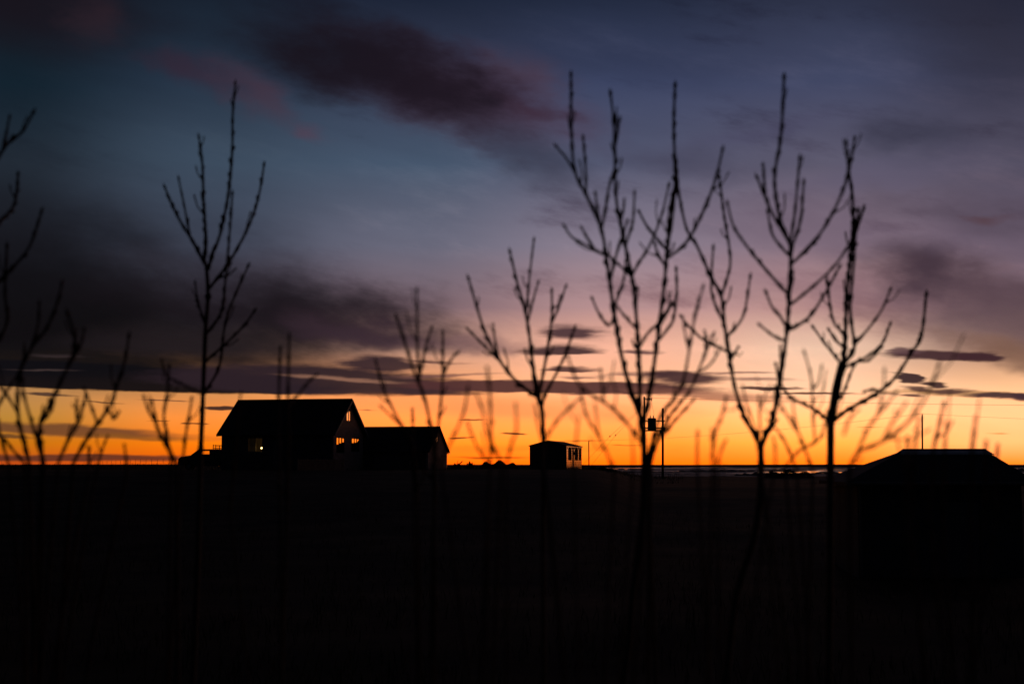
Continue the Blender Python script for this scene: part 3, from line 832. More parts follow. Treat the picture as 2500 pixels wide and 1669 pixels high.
# corrugated ridge sheets: wavy strips on both sides of the ridge
cg = G()
rdir = (rr_ - rl); rlen = rdir.length; rdir.normalize()
for sgn in (-1, 1):
    e_mid = (e1 + e2) / 2 if sgn < 0 else (e3 + e4) / 2
    r_mid = (rl + rr_) / 2; dn = (e_mid - r_mid); dn = dn - rdir * dn.dot(rdir); dn.normalize()
    nn = rdir.cross(dn).normalized()
    if nn.z < 0: nn = -nn
    m = 150; n0 = len(cg.v)
    for i in range(m + 1):
        a = -.06 + (rlen + .10) * i / m; wv = .018 * math.sin(i * 2 * math.pi / 6)
        t0 = rl + rdir * a + nn * (.02 + wv * .3) ; t1 = rl + rdir * (rlen / 2 + (a - rlen / 2) * 1.10) + dn * .42 + nn * (.022 + wv * .7)
        cg.v += [t0, t1, t0 - nn * .006, t1 - nn * .006]
    for i in range(m):
        a = n0 + i * 4; cg.f += [(a, a + 1, a + 5, a + 4), (a + 2, a + 6, a + 7, a + 3), (a + 1, a + 3, a + 7, a + 5), (a, a + 4, a + 6, a + 2)]
obj('ridge_sheet', cg.vf, M['cap'], shed, True)
obj('ridge_cap', G().tube([rl - rdir * .03 + Z * .015, rr_ + rdir * .03 + Z * .015], .035, 8).vf, M['roof'], shed)
obj('gutter', G().tube([e1 - sy * .05 - Z * .03, e2 - sy * .05 - Z * .03], .05, 8).vf, M['trim'], shed)
obj('downpipe', G().tube([sc - sx * (hw - .06) - sy * .06 + Z * (er - .1), sc - sx * (hw - .06) - sy * .06], .035, 8).vf, M['trim'], shed)

# ------------------------------------------------------------------ transformer station
PD = 165.0; s_ = PD / FPX
tp = thing('transformer_pole_pair', 'two wooden utility poles carrying a drum transformer on crossbars', 'utility pole', P(1596, 1160, PD))
b0 = P(1573, 1165, PD); t0 = P(1573, 968, PD); obj('pole', G().tube([b0 - Z * .3, t0], [.13, .105], 12).vf, M['pole'], tp)
b1 = P(1618, 1168, PD); t1 = P(1618, 996, PD); obj('pole', G().tube([b1 - Z * .3, t1], [.15, .125], 12).vf, M['pole'], tp)
for py, ext in ((1027, 1623.5), (1044.5, 1623), (1050.5, 1623)):
    a, b = P(1569, py, PD), P(ext, py, PD); r_ = 1.3 if py == 1027 else 1.7
    g_ = G()
    for oy in (-.17, .17): g_.box(a + Vector((0, oy, 0)), Vector((1, 0, 0)), Vector((0, 1, 0)), Z, 0, (b - a).length, -.03, .03, -r_ * s_, r_ * s_)
    obj('crossbar', g_.vf, M['pole'], tp)
tc_ = P(1591.5, 1035, PD)
k = s_
tr = obj('transformer', G().tube([tc_ + Z * (-15.5 * k), tc_ + Z * (-13 * k), tc_ + Z * (12 * k), tc_ + Z * (14 * k), tc_ + Z * (15 * k)], [9 * k, 10.4 * k, 10.4 * k, 10.8 * k, 8.5 * k], 20).vf, M['metal'], tp)
for dx in (-4, 4):
    q = tc_ + Vector((dx * k, 0, 15 * k)); obj('bushing', G().tube([q, q + Z * 2 * k, q + Z * 3 * k, q + Z * 6.5 * k], [1.6 * k, 1.0 * k, 1.7 * k, .7 * k], 8).vf, M['ceramic'], tr)
ca = obj('crossarm', G().box(P(1572, 974, PD), Vector((1, 0, 0)), Vector((0, 1, 0)), Z, 0, 19 * k, -.06, .06, -1.1 * k, 1.1 * k).vf, M['pole'], tp)
for px in (1580, 1585.5, 1591):
    q = P(px, 974, PD); obj('insulator', G().tube([q - Z * 3.5 * k, q - Z * 1.5 * k, q + Z * 1.5 * k, q + Z * 3.5 * k], [.7 * k, 1.3 * k, 1.0 * k, .7 * k], 8).vf, M['ceramic'], ca)
obj('jumper_wire', G().tube([P(1591, 977, PD), P(1592, 992, PD + .1), P(1595, 1002, PD), P(1597, 1013, PD)], .012, 5).vf, M['wire'], tp)
obj('jumper_wire', G().tube([P(1584, 977, PD), P(1587, 992, PD - .1), P(1588, 1013, PD)], .010, 5).vf, M['wire'], tp)
for (xa, ya), (xb, yb), bead in (((1570, 991), (1421, 1136), (1489, 1064.5)), ((1570, 993), (1443, 1136), (1503, 1062))):
    g_ = G().tube([P(xa, ya, PD), P(bead[0], bead[1], PD - 1), P(xb, yb, PD - 2)], .012, 5)
    w_ = obj('guy_wire', g_.vf, M['wire'], tp)
    d_ = (P(xb, yb, PD - 2) - P(xa, ya, PD)).normalized(); q = P(bead[0], bead[1], PD - 1)
    obj('insulator', G().tube([q - d_ * .09, q - d_ * .04, q + d_ * .04, q + d_ * .09], [.03, .075, .075, .03], 8).vf, M['ceramic'], w_)

def simple_pole(label, px, ytop, ybase, d, r0, r1, top=True):
    a, b = P(px, ybase, d), P(px - .6, ytop, d)
    t = thing('utility_pole', label, 'utility pole', a, 'distant utility poles')
    obj('pole', G().tube([a - Z * .5, b], [r0, r1], 10).vf, M['pole'], t)
    obj('insulator', G().tube([b, b + Z * .08, b + Z * .16, b + Z * .3], [.03, .09, .07, .03], 8).vf, M['ceramic'], t)
    return b
pr = simple_pole('lone wooden pole rising behind the hipped shed roof', 2252, 1015, 1160, 185, .12, .10)
pm = simple_pole('thin distant pole between the boarded hut and the transformer', 1438, 1078, 1150, 300, .13, .11)
def wire(label, a, b, sag, r=.013):
    pts = []
    for i in range(25):
        t = i / 24; p = a.lerp(b, t); p.z -= sag * 4 * t * (1 - t); pts.append(p)
    o = obj('power_line', G().tube(pts, r, 5).vf, M['wire']); tag(o, label, 'power line', 'overhead power lines')
wire('upper overhead wire running right from the transformer crossarm', P(1591, 971, PD), P(2900, 990, PD + 10), .25, .018)
wire('lower faint wire between the lone pole and the thin distant pole', pr + Z * .3, pm + Z * .3, .8, .016)
wire('faint wire leading off to the right of the lone pole', pr + Z * .3, P(2900, 1033, 188), .2, .014)

# ------------------------------------------------------------------ far wire fence on the left skyline
ff = thing('wire_fence', 'long distant wire fence with thin posts on the left skyline', 'fence', P(320, 1136, 255))
tops = []
for i in range(20):
    px = 428 - 15.2 * i * (1 - .012 * i); d = 240 + i * 6
    zb = terrain((px - 1250) / FPX * d, d); base = P(px, 1134, d); base.z = zb
    h = 1.15
    lean = random.uniform(-.03, .03)
    obj('post', G().tube([base - Z * .2, base + Z * h + Vector((lean, 0, 0))], [.035, .03], 6).vf, M['pole'], ff); tops.append(base)
for hh in (.45, .8, 1.1):
    obj('strand', G().tube([p + Z * hh for p in tops], .006, 4).vf, M['wire'], ff)

# ------------------------------------------------------------------ mounds, debris
def low_bush(label, px0, px1, ptop, d, seed):
    rb = random.Random(seed); c = P((px0 + px1) / 2, 1134, d); w = (px1 - px0) / FPX * d / 2
    zt = P(0, ptop, d).z; zb = terrain(c.x, d) - .25; c.z = zb
    t = thing('low_bush', label, 'bush', c, 'low bushes on the shore edge')
    br = G()
    for i in range(60):
        a = rb.uniform(-1, 1); hh = (zt - zb) * (1 - .75 * a ** 4) * rb.uniform(.5, 1.0)
        b_ = Vector((c.x + a * w * .8, d + rb.uniform(-1, 1) * w * .3, zb))
        e = b_ + Vector((rb.uniform(-.3, .3) + a * .25, rb.uniform(-.3, .3), hh))
        br.tube([b_, b_.lerp(e, .5) + Vector((rb.uniform(-.08, .08), 0, 0)), e], [.03, .02, .008], 4)
    obj('stems', br.vf, M['bark'], t)
    lf = G()
    for i in range(4500):
        a = rb.uniform(-1, 1); q = rb.uniform(-1, 1); m_ = (1 - .8 * a ** 4) * rb.random() ** .5 * (.82 + .18 * math.sin(a * 9 + seed))
        p = Vector((c.x + a * w, d + q * w * .4 * (1 - a * a), zb + (zt - zb) * m_))
        s0 = rb.uniform(.04, .10); v1 = Vector((rb.uniform(-1, 1), rb.uniform(-1, 1), rb.uniform(-1, 1))).normalized() * s0; v2 = v1.cross(Vector((rb.uniform(-1, 1), rb.uniform(-1, 1), rb.uniform(-1, 1)))).normalized() * s0 * .6
        lf.add([p - v1, p + v2, p + v1, p - v2], [(0, 1, 2, 3)])
    obj('foliage', lf.vf, M['grass'], t)
low_bush('broad low bush on the skyline midway between annex and hut', 1165, 1268, 1123.5, 140, 1)
low_bush('small dark tussock on the skyline right of the annex', 1138, 1156, 1126.5, 138, 2)
low_bush('dark bush mound just right of the boarded hut', 1425, 1495, 1139, 140, 5)
low_bush('low bush mound at the water edge right of the forked sapling', 1860, 1990, 1146, 175, 8)
low_bush('small bush at the foot of the annex wall', 1100, 1128, 1131, 134, 4)
db = G(); rb = random.Random(5)
dbase = P(1112, 1138, 135)
for i in range(7):
    a = dbase + Vector((rb.uniform(-.3, .3), rb.uniform(-.3, .3), 0)); e = a + Vector((rb.uniform(.1, .7), rb.uniform(-.3, .3), rb.uniform(.25, .62)))
    db.tube([a, e], [.03, .02], 5)
tag(obj('stick_pile', db.vf, M['bark']), 'small pile of sticks leaning by the annex corner', 'sticks')

# ------------------------------------------------------------------ bare saplings
def smooth_path(pts, step):
    """Catmull-Rom through (x,y,z,r) control points"""
    out = []; n = len(pts)
    for i in range(n - 1):
        p0 = pts[max(i - 1, 0)]; p1 = pts[i]; p2 = pts[i + 1]; p3 = pts[min(i + 2, n - 1)]
        ln = math.dist(p1[:3], p2[:3]); m = max(2, int(ln / step))
        for j in range(m):
            t = j / m
            out.append(tuple(0.5 * ((2 * b) + (-a + c) * t + (2 * a - 5 * b + 4 * c - d) * t * t + (-a + 3 * b - 3 * c + d) * t ** 3) for a, b, c, d in zip(p0, p1, p2, p3)))
    out.append(tuple(pts[-1])); return out
THICK = 1.0; SHOOT = .1
def stem(g, px, d0, d1, w0, w1, rb, buds=True, shoots=.10):
    k_ = THICK if buds else 1.0
    w0 *= k_; w1 *= k_
    """px: traced photo pixels; depth goes d0 -> d1; w0,w1 diameters in photo px"""
    n = len(px); ctl = []
    for i, (x, y) in enumerate(px):
        t = i / (n - 1); d = d0 + (d1 - d0) * t
        p = P(x, y, d); w = (w0 + (w1 - w0) * t) * d / FPX / 2
        ctl.append((p.x, p.y, p.z, w))
    path = smooth_path(ctl, .02 if buds else .05)
    pts, rad = [], []
    nxt = rb.uniform(.03, .07); acc = 0; last = None; k = 0; bl = []
    for i, q in enumerate(path):
        v = Vector(q[:3]); r = q[3] * (1 + rb.uniform(-.06, .06))
        if last is not None: acc += (v - last).length
        if buds and acc > nxt and 1 < i < len(path) - 2:
            acc = 0; nxt = rb.choice((rb.uniform(.02, .04), rb.uniform(.035, .08))); r = q[3] * rb.uniform(1.2, 1.6); k += 1
            dirv = (v - last).normalized() if last is not None else Z
            sd_ = dirv.cross(Vector((rb.uniform(-1, 1), rb.uniform(-1, 1), .2))).normalized()
            bl.append((v, dirv, sd_, q[3]))
        pts.append(v); rad.append(max(r, .0011)); last = v
    g.tube(pts, rad, 7)
    for v, dv, sd_, r in bl:
        s0 = v + sd_ * r * .6; s1 = s0 + dv * r * 1.8 + sd_ * r * .9; s2 = s0 + dv * (r * 3.2 + .004) + sd_ * r * 1.0
        u_ = rb.uniform(.8, 1.5)
        g.tube([s0, s1, s2], [r * .6 * u_, r * .8 * u_, r * .12], 5)
        if rb.random() < SHOOT:
            q = rb.uniform(.02, .07) if d0 > 4.4 else rb.uniform(.03, .12)
            e1 = s0 + dv * q * .55 + sd_ * q * .42; e2 = s0 + dv * q * 1.15 + sd_ * q * .6 + Z * q * .15
            g.tube([s0, e1, e2, e2 + dv * .006], [r * .6, r * .5, r * .62, r * .15], 5)
    if buds:
        v = pts[-1]; dv = (pts[-1] - pts[-3]).normalized(); r = rad[-1]
        g.tube([v - dv * .004, v + dv * r * 2, v + dv * (r * 5 + .006)], [r, r * 1.7, r * .15], 6)
    return path
def plant(name, label, cat, base_px, d, trunk, limbs, seed, tw=14, lw=7, tipw=4.2, group='bare saplings in the foreground', spread=.35, trunk_w=None):
    """trunk: traced pixels from the ground up (or None); limbs: [(pixels, [twig pixels...])...]"""
    global THICK, SHOOT
    THICK = 1.22 if trunk else .86; SHOOT = .2 if trunk else .22
    rb = random.Random(seed)
    gx_, gy_ = (base_px - 1250) / FPX * d, d
    gz = terrain(gx_, gy_) - .05
    t = thing(name, label, cat, (gx_, gy_, gz), group)
    base = P(0, 0, d)
    # pixel of the ground point, for the trunk to grow from
    gyp = HOR
    def down(px0, w):
        g = G(); p1 = P(px0[0], px0[1], d); b = Vector((gx_, gy_, gz))
        m = 12; pts = [b.lerp(p1, i / m) for i in range(m + 1)]
        return pts
    if trunk:
        g = G(); tw_ = trunk_w or (tw, tw * .55)
        pts0 = down(trunk[0], tw)
        r0 = tw_[0] * d / FPX / 2
        for i in range(len(pts0)): pts0[i] += Vector((rb.uniform(-1, 1), rb.uniform(-1, 1), 0)) * (.006 if 0 < i < len(pts0) - 1 else 0)
        g.tube(pts0, [r0 * (1.45 - .45 * i / (len(pts0) - 1)) for i in range(len(pts0))], 9)
        stem(g, trunk, d, d + .05, tw_[0], tw_[1], rb, buds=False)
        for q in range(3):
            v = P(*trunk[rb.randrange(1, len(trunk))], d + .03); g.blob(v, (r0 * 1.15, r0 * 1.15, r0 * 1.5), 7, 5)
        obj('trunk', g.vf, M['bark'], t, True)
    for li, limb in enumerate(limbs):
        lp, twigs = limb[0], limb[1]
        ww = limb[2] if len(limb) > 2 else lw
        wt = limb[3] if len(limb) > 3 else tipw
        g = G(); dd = rb.uniform(-spread, spread); ds = d
        if not trunk:
            ds = d + rb.uniform(-.15, .15)
            p1 = P(lp[0][0], lp[0][1], ds); b = Vector((gx_ + rb.uniform(-.06, .06), gy_ + rb.uniform(-.06, .06), gz))
            m = 10; pts = []
            for i in range(m + 1):
                s = i / m; q = b.lerp(p1, s); q.x = b.x + (p1.x - b.x) * s ** 2.6; pts.append(q)
            r0 = ww * ds / FPX / 2 * THICK
            g.tube(pts, [r0 * (1.35 - .35 * i / m) for i in range(m + 1)], 7)
        stem(g, lp, ds, ds + dd, ww, wt, rb)
        lo = obj('branch', g.vf, M['bark'], t, True)
        known = [(q[0], q[1], ds + dd * i / (len(lp) - 1)) for i, q in enumerate(lp)]
        known += [((a[0] + b[0]) / 2, (a[1] + b[1]) / 2, (a[2] + b[2]) / 2) for a, b in zip(known, known[1:])]
        for tw2 in twigs:
            # depth of the limb (or earlier twig) where this twig leaves it
            d2 = min(known, key=lambda q: (q[0] - tw2[0][0]) ** 2 + (q[1] - tw2[0][1]) ** 2)[2]
            d3 = d2 + rb.uniform(-.22, .22)
            known += [(q[0], q[1], d2 + (d3 - d2) * i / (len(tw2) - 1)) for i, q in enumerate(tw2)]
            gt = G(); stem(gt, tw2, d2, d3, wt * 1.15, wt * .85, rb)
            obj('twig', gt.vf, M['bark'], lo, True)
    return t

# tall sapling left of the house
plant('sapling', 'tall slender bare sapling crossing the sky just left of the big house', 'tree', 478, 6.4,
  [(470,1669),(481,1400),(487,1200),(490,1096),(494,1003),(497,923),(502,799),(508,724),(504,655),(499,636)],
  [([(499,636),(502,576),(497,489),(494,403),(486,338)], []),
   ([(500,645),(471,590),(443,545),(418,496),(404,461)], [[(464,575),(452,514),(437,440)]]),
   ([(508,660),(520,615),(536,576),(557,477),(567,366),(568,285),(574,208)], [], 7.5),
   ([(510,705),(548,656),(579,607),(610,545),(632,477),(644,406)], []),
   ([(503,815),(520,795),(542,755),(551,675),(560,576),(567,477)], [], 6),
   ([(497,965),(508,945),(536,892),(548,799),(567,737),(604,653)], [], 6),
   ([(500,885),(512,873),(554,836),(597,793),(619,762)], [], 6),
   ([(503,800),(495,774),(483,737),(477,694)], [], 5, 3.5)], 11, tw=14, trunk_w=(15, 9), lw=7)
# off-frame tree at the left edge
plant('sapling', 'bare sapling at the far left edge with only its right twigs in view', 'tree', -120, 5.0,
  [(-110,1400),(-80,1100),(-60,900),(-45,700),(-35,520),(-30,420)],
  [([(-30,420),(-5,385),(18,351),(55,321),(79,279)], [[(5,368),(14,333),(23,288)]], 8, 5),
   ([(-42,620),(-5,548),(30,509),(41,467),(44,427)], [], 7, 5),
   ([(-55,740),(-5,690),(36,648),(73,600),(100,521)], [], 7, 5),
   ([(-70,900),(-10,840),(18,782),(12,715),(17,606)], [], 7, 5)], 12, tw=16, trunk_w=(18, 9))
# multi-stemmed shrub bottom left
plant('shrub', 'broad many-stemmed bare shrub low at the left edge of the view', 'shrub', 100, 4.7, None,
  [([(71,1129),(59,1081),(46,1024),(43,958),(51,902),(84,838),(115,800),(142,733),(150,697)], [[(45,1010),(18,966),(-10,930)], [(70,865),(92,800),(96,745)]], 11, 7),
   ([(107,1129),(97,1075),(99,1030),(122,984),(153,922),(179,864),(182,820),(167,770)], [[(99,1035),(125,1000),(133,966)], [(165,890),(195,845),(205,805)]], 12, 8),
   ([(179,1129),(209,1075),(237,1035),(268,991),(283,948),(304,884),(314,825)], [[(237,1030),(222,990),(207,950)], [(265,1000),(280,1020),(290,1005)]], 11, 7),
   ([(102,1120),(90,1070),(77,1030),(59,966),(55,930)], [], 9, 7),
   ([(143,1126),(173,1060),(194,1017),(209,966)], [[(190,1030),(186,1000),(188,975)]], 9, 7),
   ([(60,1129),(38,1106),(8,1068),(-20,1050)], [], 8, 6),
   ([(20,1129),(-8,1020),(2,979),(22,945),(48,905),(60,860)], [], 8, 6),
   ([(217,1160),(217,1129),(217,1093)], [], 9, 7), ([(309,1160),(309,1129),(304,1088)], [], 9, 6),
   ([(240,1129),(252,1090),(262,1066)], [], 7, 5)], 13, group='bare shrubs in the foreground')
plant('shrub', 'thin bare shrub crossing the glow between the truck and the left shrub', 'shrub', 436, 4.7, None,
  [([(431,1129),(405,1085),(383,1040),(372,984)], [[(379,1030),(362,1000),(352,970)]], 11, 7),
   ([(418,1125),(408,1060),(400,1017),(408,953),(413,897)], [[(413,922),(440,935),(485,958)], [(411,925),(400,900),(395,880)]], 9, 6),
   ([(446,1124),(455,1050),(462,1010),(467,979)], [], 8, 6)], 14, group='bare shrubs in the foreground')
plant('shrub', 'two bare twin stems and a side shoot rising over the house roof', 'shrub', 700, 4.7, None,
  [([(683,1250),(681,1100),(681,972),(684,855)], [], 9, 6.5),
   ([(700,1250),(703,1100),(703,972),(704,910),(706,827)], [[(703,990),(727,965),(750,935),(771,916)]], 10, 7),
   ([(560,1250),(575,1100),(584,990),(588,960)], [], 7, 5)], 15, group='bare shrubs in the foreground')
plant('shrub', 'bare shrub with a fan of stems rising over the annex roof', 'shrub', 1045, 4.7, None,
  [([(1020,1230),(1005,1090),(980,1038),(938,955),(919,887)], [[(985,1045),(960,1020),(932,994)]], 9, 6),
   ([(1060,1230),(1058,1090),(1051,1038),(1034,963),(1014,917),(992,848),(970,780)], [[(1024,940),(1019,848),(1018,714)], [(1024,925),(1037,856),(1053,804)]], 11, 7),
   ([(1060,1230),(1064,1100),(1070,1038),(1080,933),(1081,818)], [[(1079,925),(1095,885),(1114,864)]], 9, 6.5),
   ([(1010,1200),(1008,1060),(1007,1001)], [], 7, 6)], 16, group='bare shrubs in the foreground')
plant('shrub', 'very blurred bare shrub in the glow between the annex and the hut', 'shrub', 1190, 3.6, None,
  [([(1075,1134),(1087,1105),(1118,1043),(1134,1000),(1141,955)], [], 8, 6),
   ([(1225,1134),(1205,1090),(1187,1047),(1178,1000),(1164,963)], [], 9, 6),
   ([(1196,1134),(1198,1047),(1196,963),(1190,902)], [], 10, 7),
   ([(1236,1134),(1250,1080),(1261,1047),(1259,990)], [], 8, 6),
   ([(1195,1134),(1167,1095),(1148,1050),(1141,1030)], [], 7, 5)], 17, group='bare shrubs in the foreground')
# medium sapling over the hut
plant('sapling', 'medium bare sapling with a spreading crown right above the boarded hut', 'tree', 1330, 5.6,
  [(1327,1669),(1326,1400),(1326,1200),(1326,1078),(1324,1009),(1317,978)],
  [([(1317,985),(1309,952),(1301,894),(1292,818),(1282,760),(1263,692),(1246,619)], [[(1284,770),(1290,703),(1296,646),(1303,588)], [(1288,787),(1301,734),(1313,692)]], 9, 4.5),
   ([(1318,985),(1309,967),(1263,933),(1225,887),(1187,818),(1164,749),(1145,684)], [[(1217,878),(1179,841),(1143,804)], [(1219,879),(1210,841),(1204,795)]], 8, 4.5),
   ([(1317,975),(1322,933),(1336,856),(1347,780),(1347,714)], [[(1346,790),(1362,755),(1380,703)]], 7, 4.5),
   ([(1322,995),(1330,965),(1347,933),(1374,879),(1401,806)], [], 7, 4.5)], 18, trunk_w=(11, 12))
plant('shrub', 'very blurred bare shrub in the glow between the hut and the transformer', 'shrub', 1440, 3.6, None,
  [([(1325,1134),(1332,1075),(1366,1020),(1412,975)], [], 8, 6),
   ([(1500,1160),(1488,1120),(1462,1066),(1430,1010),(1420,955)], [[(1462,1070),(1458,1030),(1454,998)]], 9, 6),
   ([(1585,1134),(1562,1075),(1511,1011),(1472,980),(1415,941),(1386,871)], [[(1475,983),(1470,940),(1466,903)]], 10, 7),
   ([(1400,1134),(1408,1060),(1412,1020)], [], 7, 5), ([(1546,1134),(1545,1095),(1543,1060)], [], 7, 5), ([(1322,1070),(1312,1030),(1306,990)], [], 6, 5)], 19, group='bare shrubs in the foreground')
# the big central tree
plant('sapling', 'biggest bare sapling with three tall leaders rising before the transformer', 'tree', 1500, 5.2,
  [(1520,1669),(1535,1560),(1545,1440),(1560,1330),(1571,1220),(1572,1120),(1571,1069),(1566,1031),(1562,1012)],
  [([(1564,1022),(1536,941),(1514,852),(1498,756),(1485,661),(1469,565),(1437,488),(1405,424),(1396,341),(1394,188)],
    [[(1403,420),(1385,390),(1361,361)], [(1430,475),(1430,420),(1424,341)], [(1465,545),(1458,510),(1454,475)], [(1480,625),(1428,597),(1395,578),(1380,555)],
     [(1450,606),(1436,585),(1421,558)], [(1489,690),(1505,620),(1520,575),(1530,545)], [(1500,770),(1486,795),(1462,765),(1447,731)], [(1499,752),(1510,720),(1523,680),(1527,641)],
     [(1470,555),(1480,500),(1487,456),(1504,399)]], 9.2, 5),
   ([(1564,1018),(1560,884),(1552,756),(1542,673),(1523,584),(1504,482),(1501,373),(1498,297),(1491,233)],
    [[(1501,360),(1507,330),(1512,297)], [(1515,540),(1522,510),(1524,488)], [(1527,600),(1540,560),(1546,533),(1549,475)], [(1541,675),(1515,650),(1485,622)],
     [(1544,672),(1560,640),(1581,609),(1613,533),(1632,456)], [(1556,805),(1523,769),(1504,743)], [(1560,850),(1580,815),(1610,785),(1638,743)], [(1502,350),(1508,320),(1504,290)]], 8.5, 5),
   ([(1572,1030),(1590,935),(1606,820),(1622,692),(1629,609),(1641,533),(1648,437),(1645,309),(1648,214)],
    [[(1629,612),(1594,571),(1575,545),(1562,520)], [(1630,630),(1677,590),(1721,507),(1747,437),(1763,370)], [(1626,650),(1608,625),(1600,600)],
     [(1608,830),(1632,800),(1645,775),(1652,710),(1651,661)], [(1613,790),(1630,760),(1641,742)], [(1632,590),(1632,540),(1640,480)]], 8.5, 5.5),
   ([(1576,1118),(1584,1102),(1593,1082),(1610,1050),(1628,1030)], [], 4.2, 3)], 20, trunk_w=(18, 14), tipw=5)
plant('shrub', 'bare shrub with knotted stems just right of the transformer poles', 'shrub', 1600, 4.7, None,
  [([(1580,1134),(1600,1050),(1619,1005),(1664,941),(1683,852),(1696,775),(1715,705)], [[(1683,860),(1672,810),(1667,775)]], 10, 6),
   ([(1585,1134),(1612,1060),(1638,1011),(1683,954),(1708,897),(1740,820)], [[(1700,912),(1735,888),(1758,850)], [(1722,862),(1722,830),(1720,808)]], 9, 6),
   ([(1590,1134),(1605,1075),(1638,1037),(1689,980)], [], 8, 6)], 21, group='bare shrubs in the foreground')
plant('shrub', 'low blurred bare shoots in the glow between transformer and forked sapling', 'shrub', 1740, 3.6, None,
  [([(1740,1134),(1741,1090),(1747,1050),(1764,1010),(1772,973)], [[(1742,1100),(1738,1070),(1739,1050)]], 9, 7),
   ([(1702,1134),(1702,1100),(1703,1062)], [], 9, 7), ([(1750,1134),(1762,1095),(1772,1075)], [], 8, 6), ([(1893,1134),(1892,1090),(1888,1068)], [], 8, 6)], 22, group='bare shrubs in the foreground')
# forked sapling
plant('sapling', 'bare sapling forking low into a wide V, right of the transformer', 'tree', 1750, 5.3,
  [(1770,1669),(1785,1540),(1800,1440),(1838,1320),(1855,1220),(1858,1130),(1857,1090)],
  [([(1857,1095),(1845,1066),(1821,1024),(1796,954),(1783,884),(1770,801),(1761,724),(1735,673),(1700,597),(1676,558),(1657,469),(1651,400)],
    [[(1761,722),(1775,680),(1783,628),(1767,520),(1757,437)], [(1766,785),(1745,740),(1736,700),(1741,609)], [(1773,822),(1800,795),(1818,760),(1831,679)], [(1775,858),(1740,840),(1713,826),(1680,795),(1665,775)],
     [(1783,880),(1795,860),(1802,848)], [(1664,500),(1655,470),(1645,440)]], 8.5, 5),
   ([(1858,1095),(1868,1066),(1885,1030),(1901,947),(1914,864),(1923,788),(1928,692),(1931,628),(1926,590),(1904,533),(1891,437),(1907,329),(1914,195)],
    [[(1925,590),(1905,555),(1885,520),(1863,469),(1850,437)], [(1869,485),(1866,450),(1863,405)], [(1928,625),(1905,600),(1885,571),(1875,520)],
     [(1928,600),(1936,550),(1942,507),(1952,392)], [(1931,610),(1945,570),(1955,533),(1962,450)], [(1932,645),(1981,597),(2019,545),(2051,482),(2070,424),(2067,354)], [(2066,435),(2078,390),(2086,341)],
     [(1927,722),(1866,654),(1815,590),(1790,550),(1777,501)], [(1928,745),(1960,720),(2000,686),(2044,641),(2076,590)], [(1922,808),(1974,775),(2013,718),(2048,654)],
     [(1920,800),(1905,772),(1885,750),(1872,718)], [(1916,830),(1900,826),(1879,813),(1856,794)], [(1903,935),(1898,910),(1894,890)]], 9.5, 5.5)], 23, trunk_w=(18, 17), tipw=5)
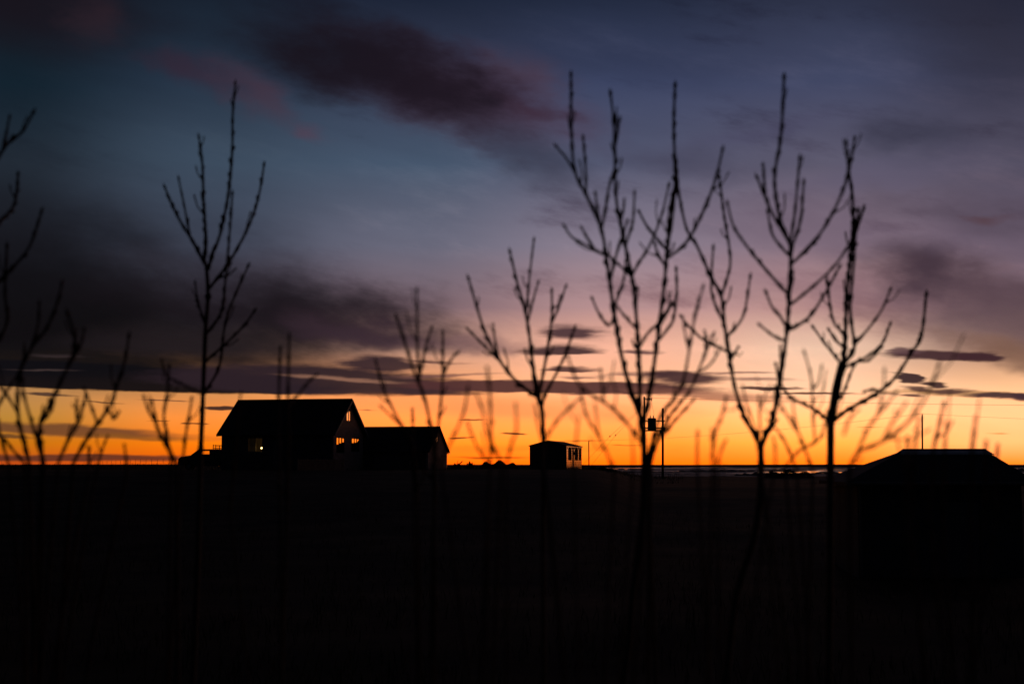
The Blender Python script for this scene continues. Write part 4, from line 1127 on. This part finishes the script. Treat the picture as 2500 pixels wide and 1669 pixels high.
# knotty sapling on the right
plant('sapling', 'knotty bare sapling with a dense twiggy crown, leftward of the hipped shed', 'tree', 2030, 5.6,
  [(2022,1669),(2026,1400),(2027,1200),(2028,1075),(2029,1030),(2038,973),(2048,922),(2058,890)],
  [([(2058,895),(2062,860),(2064,820),(2067,724),(2076,628),(2083,533),(2080,469),(2073,418)], [[(2064,815),(2045,800),(2032,775),(2019,692)], [(2063,850),(2040,830),(2025,807)], [(2078,600),(2092,560),(2108,514)]], 9, 5),
   ([(2060,890),(2078,865),(2086,845),(2076,756),(2083,660),(2089,565),(2095,520)], [[(2084,845),(2100,825),(2121,801),(2153,756),(2172,711)]], 8, 5),
   ([(2056,892),(2040,870),(2019,845),(1987,801)], [], 6, 4.5),
   ([(2055,900),(2080,888),(2115,871),(2153,839),(2172,794)], [[(2095,880),(2120,880),(2150,850)]], 6, 4.5),
   ([(2034,1030),(2055,1010),(2083,992),(2140,960),(2185,922),(2223,864),(2249,820),(2261,724)], [[(2150,955),(2130,950),(2112,955)]], 8, 5.5),
   ([(2030,1035),(1998,1005),(1960,985),(1930,970),(1908,940)], [], 7, 5),
   ([(2042,980),(2058,960),(2070,930),(2083,896)], [], 6, 4.5)], 24, trunk_w=(17, 23), tipw=4.5)
plant('shrub', 'blurred tangled bare shrub between the forked and the knotty saplings', 'shrub', 1970, 4.2, None,
  [([(1945,1150),(1940,1134),(1912,1070),(1880,1030)], [], 8, 6),
   ([(1985,1150),(1974,1120),(1949,1056),(1925,1020),(1905,985)], [[(1950,1060),(1938,1010),(1936,975)]], 9, 6),
   ([(1917,1140),(1950,1100),(1974,1088),(2005,1065),(2019,1010)], [[(1990,1075),(1985,1020),(1981,928),(1965,864)], [(1984,950),(1998,935),(2005,900)]], 8, 6),
   ([(1853,1110),(1840,1040),(1824,992),(1815,950)], [], 7, 5), ([(1853,1110),(1855,1030),(1853,973)], [[(1854,1000),(1870,960),(1880,940)]], 7, 5)], 25, group='bare shrubs in the foreground')
plant('shrub', 'wide blurred bare shrub arching towards the roof of the hipped shed', 'shrub', 2090, 3.6, None,
  [([(2070,1145),(2090,1110),(2121,1043),(2150,1005),(2185,960)], [[(2140,1020),(2156,960),(2159,909)]], 9, 6),
   ([(2076,1140),(2100,1100),(2147,1081),(2210,1037),(2255,979),(2278,930),(2290,896)], [[(2155,1075),(2180,1030),(2210,986)], [(2060,1060),(2075,1020),(2095,1000)]], 10, 7)], 26, group='bare shrubs in the foreground')
plant('shrub', 'short blurred bare shoots peeping over the hipped shed roof', 'shrub', 2300, 3.6, None,
  [([(2270,1250),(2278,1110),(2290,1050),(2303,992)], [], 11, 8), ([(2300,1250),(2306,1110),(2310,1040)], [], 12, 6),
   ([(2225,1250),(2232,1110),(2240,1050),(2245,1018)], [], 10, 7), ([(2210,1250),(2216,1110),(2216,1068)], [], 9, 7),
   ([(2370,1250),(2373,1110),(2378,1060),(2382,1026)], [], 12, 8), ([(2406,1250),(2406,1110),(2408,1078)], [], 10, 7), ([(2432,1250),(2434,1120),(2436,1088)], [], 10, 7)], 27, group='bare shrubs in the foreground')
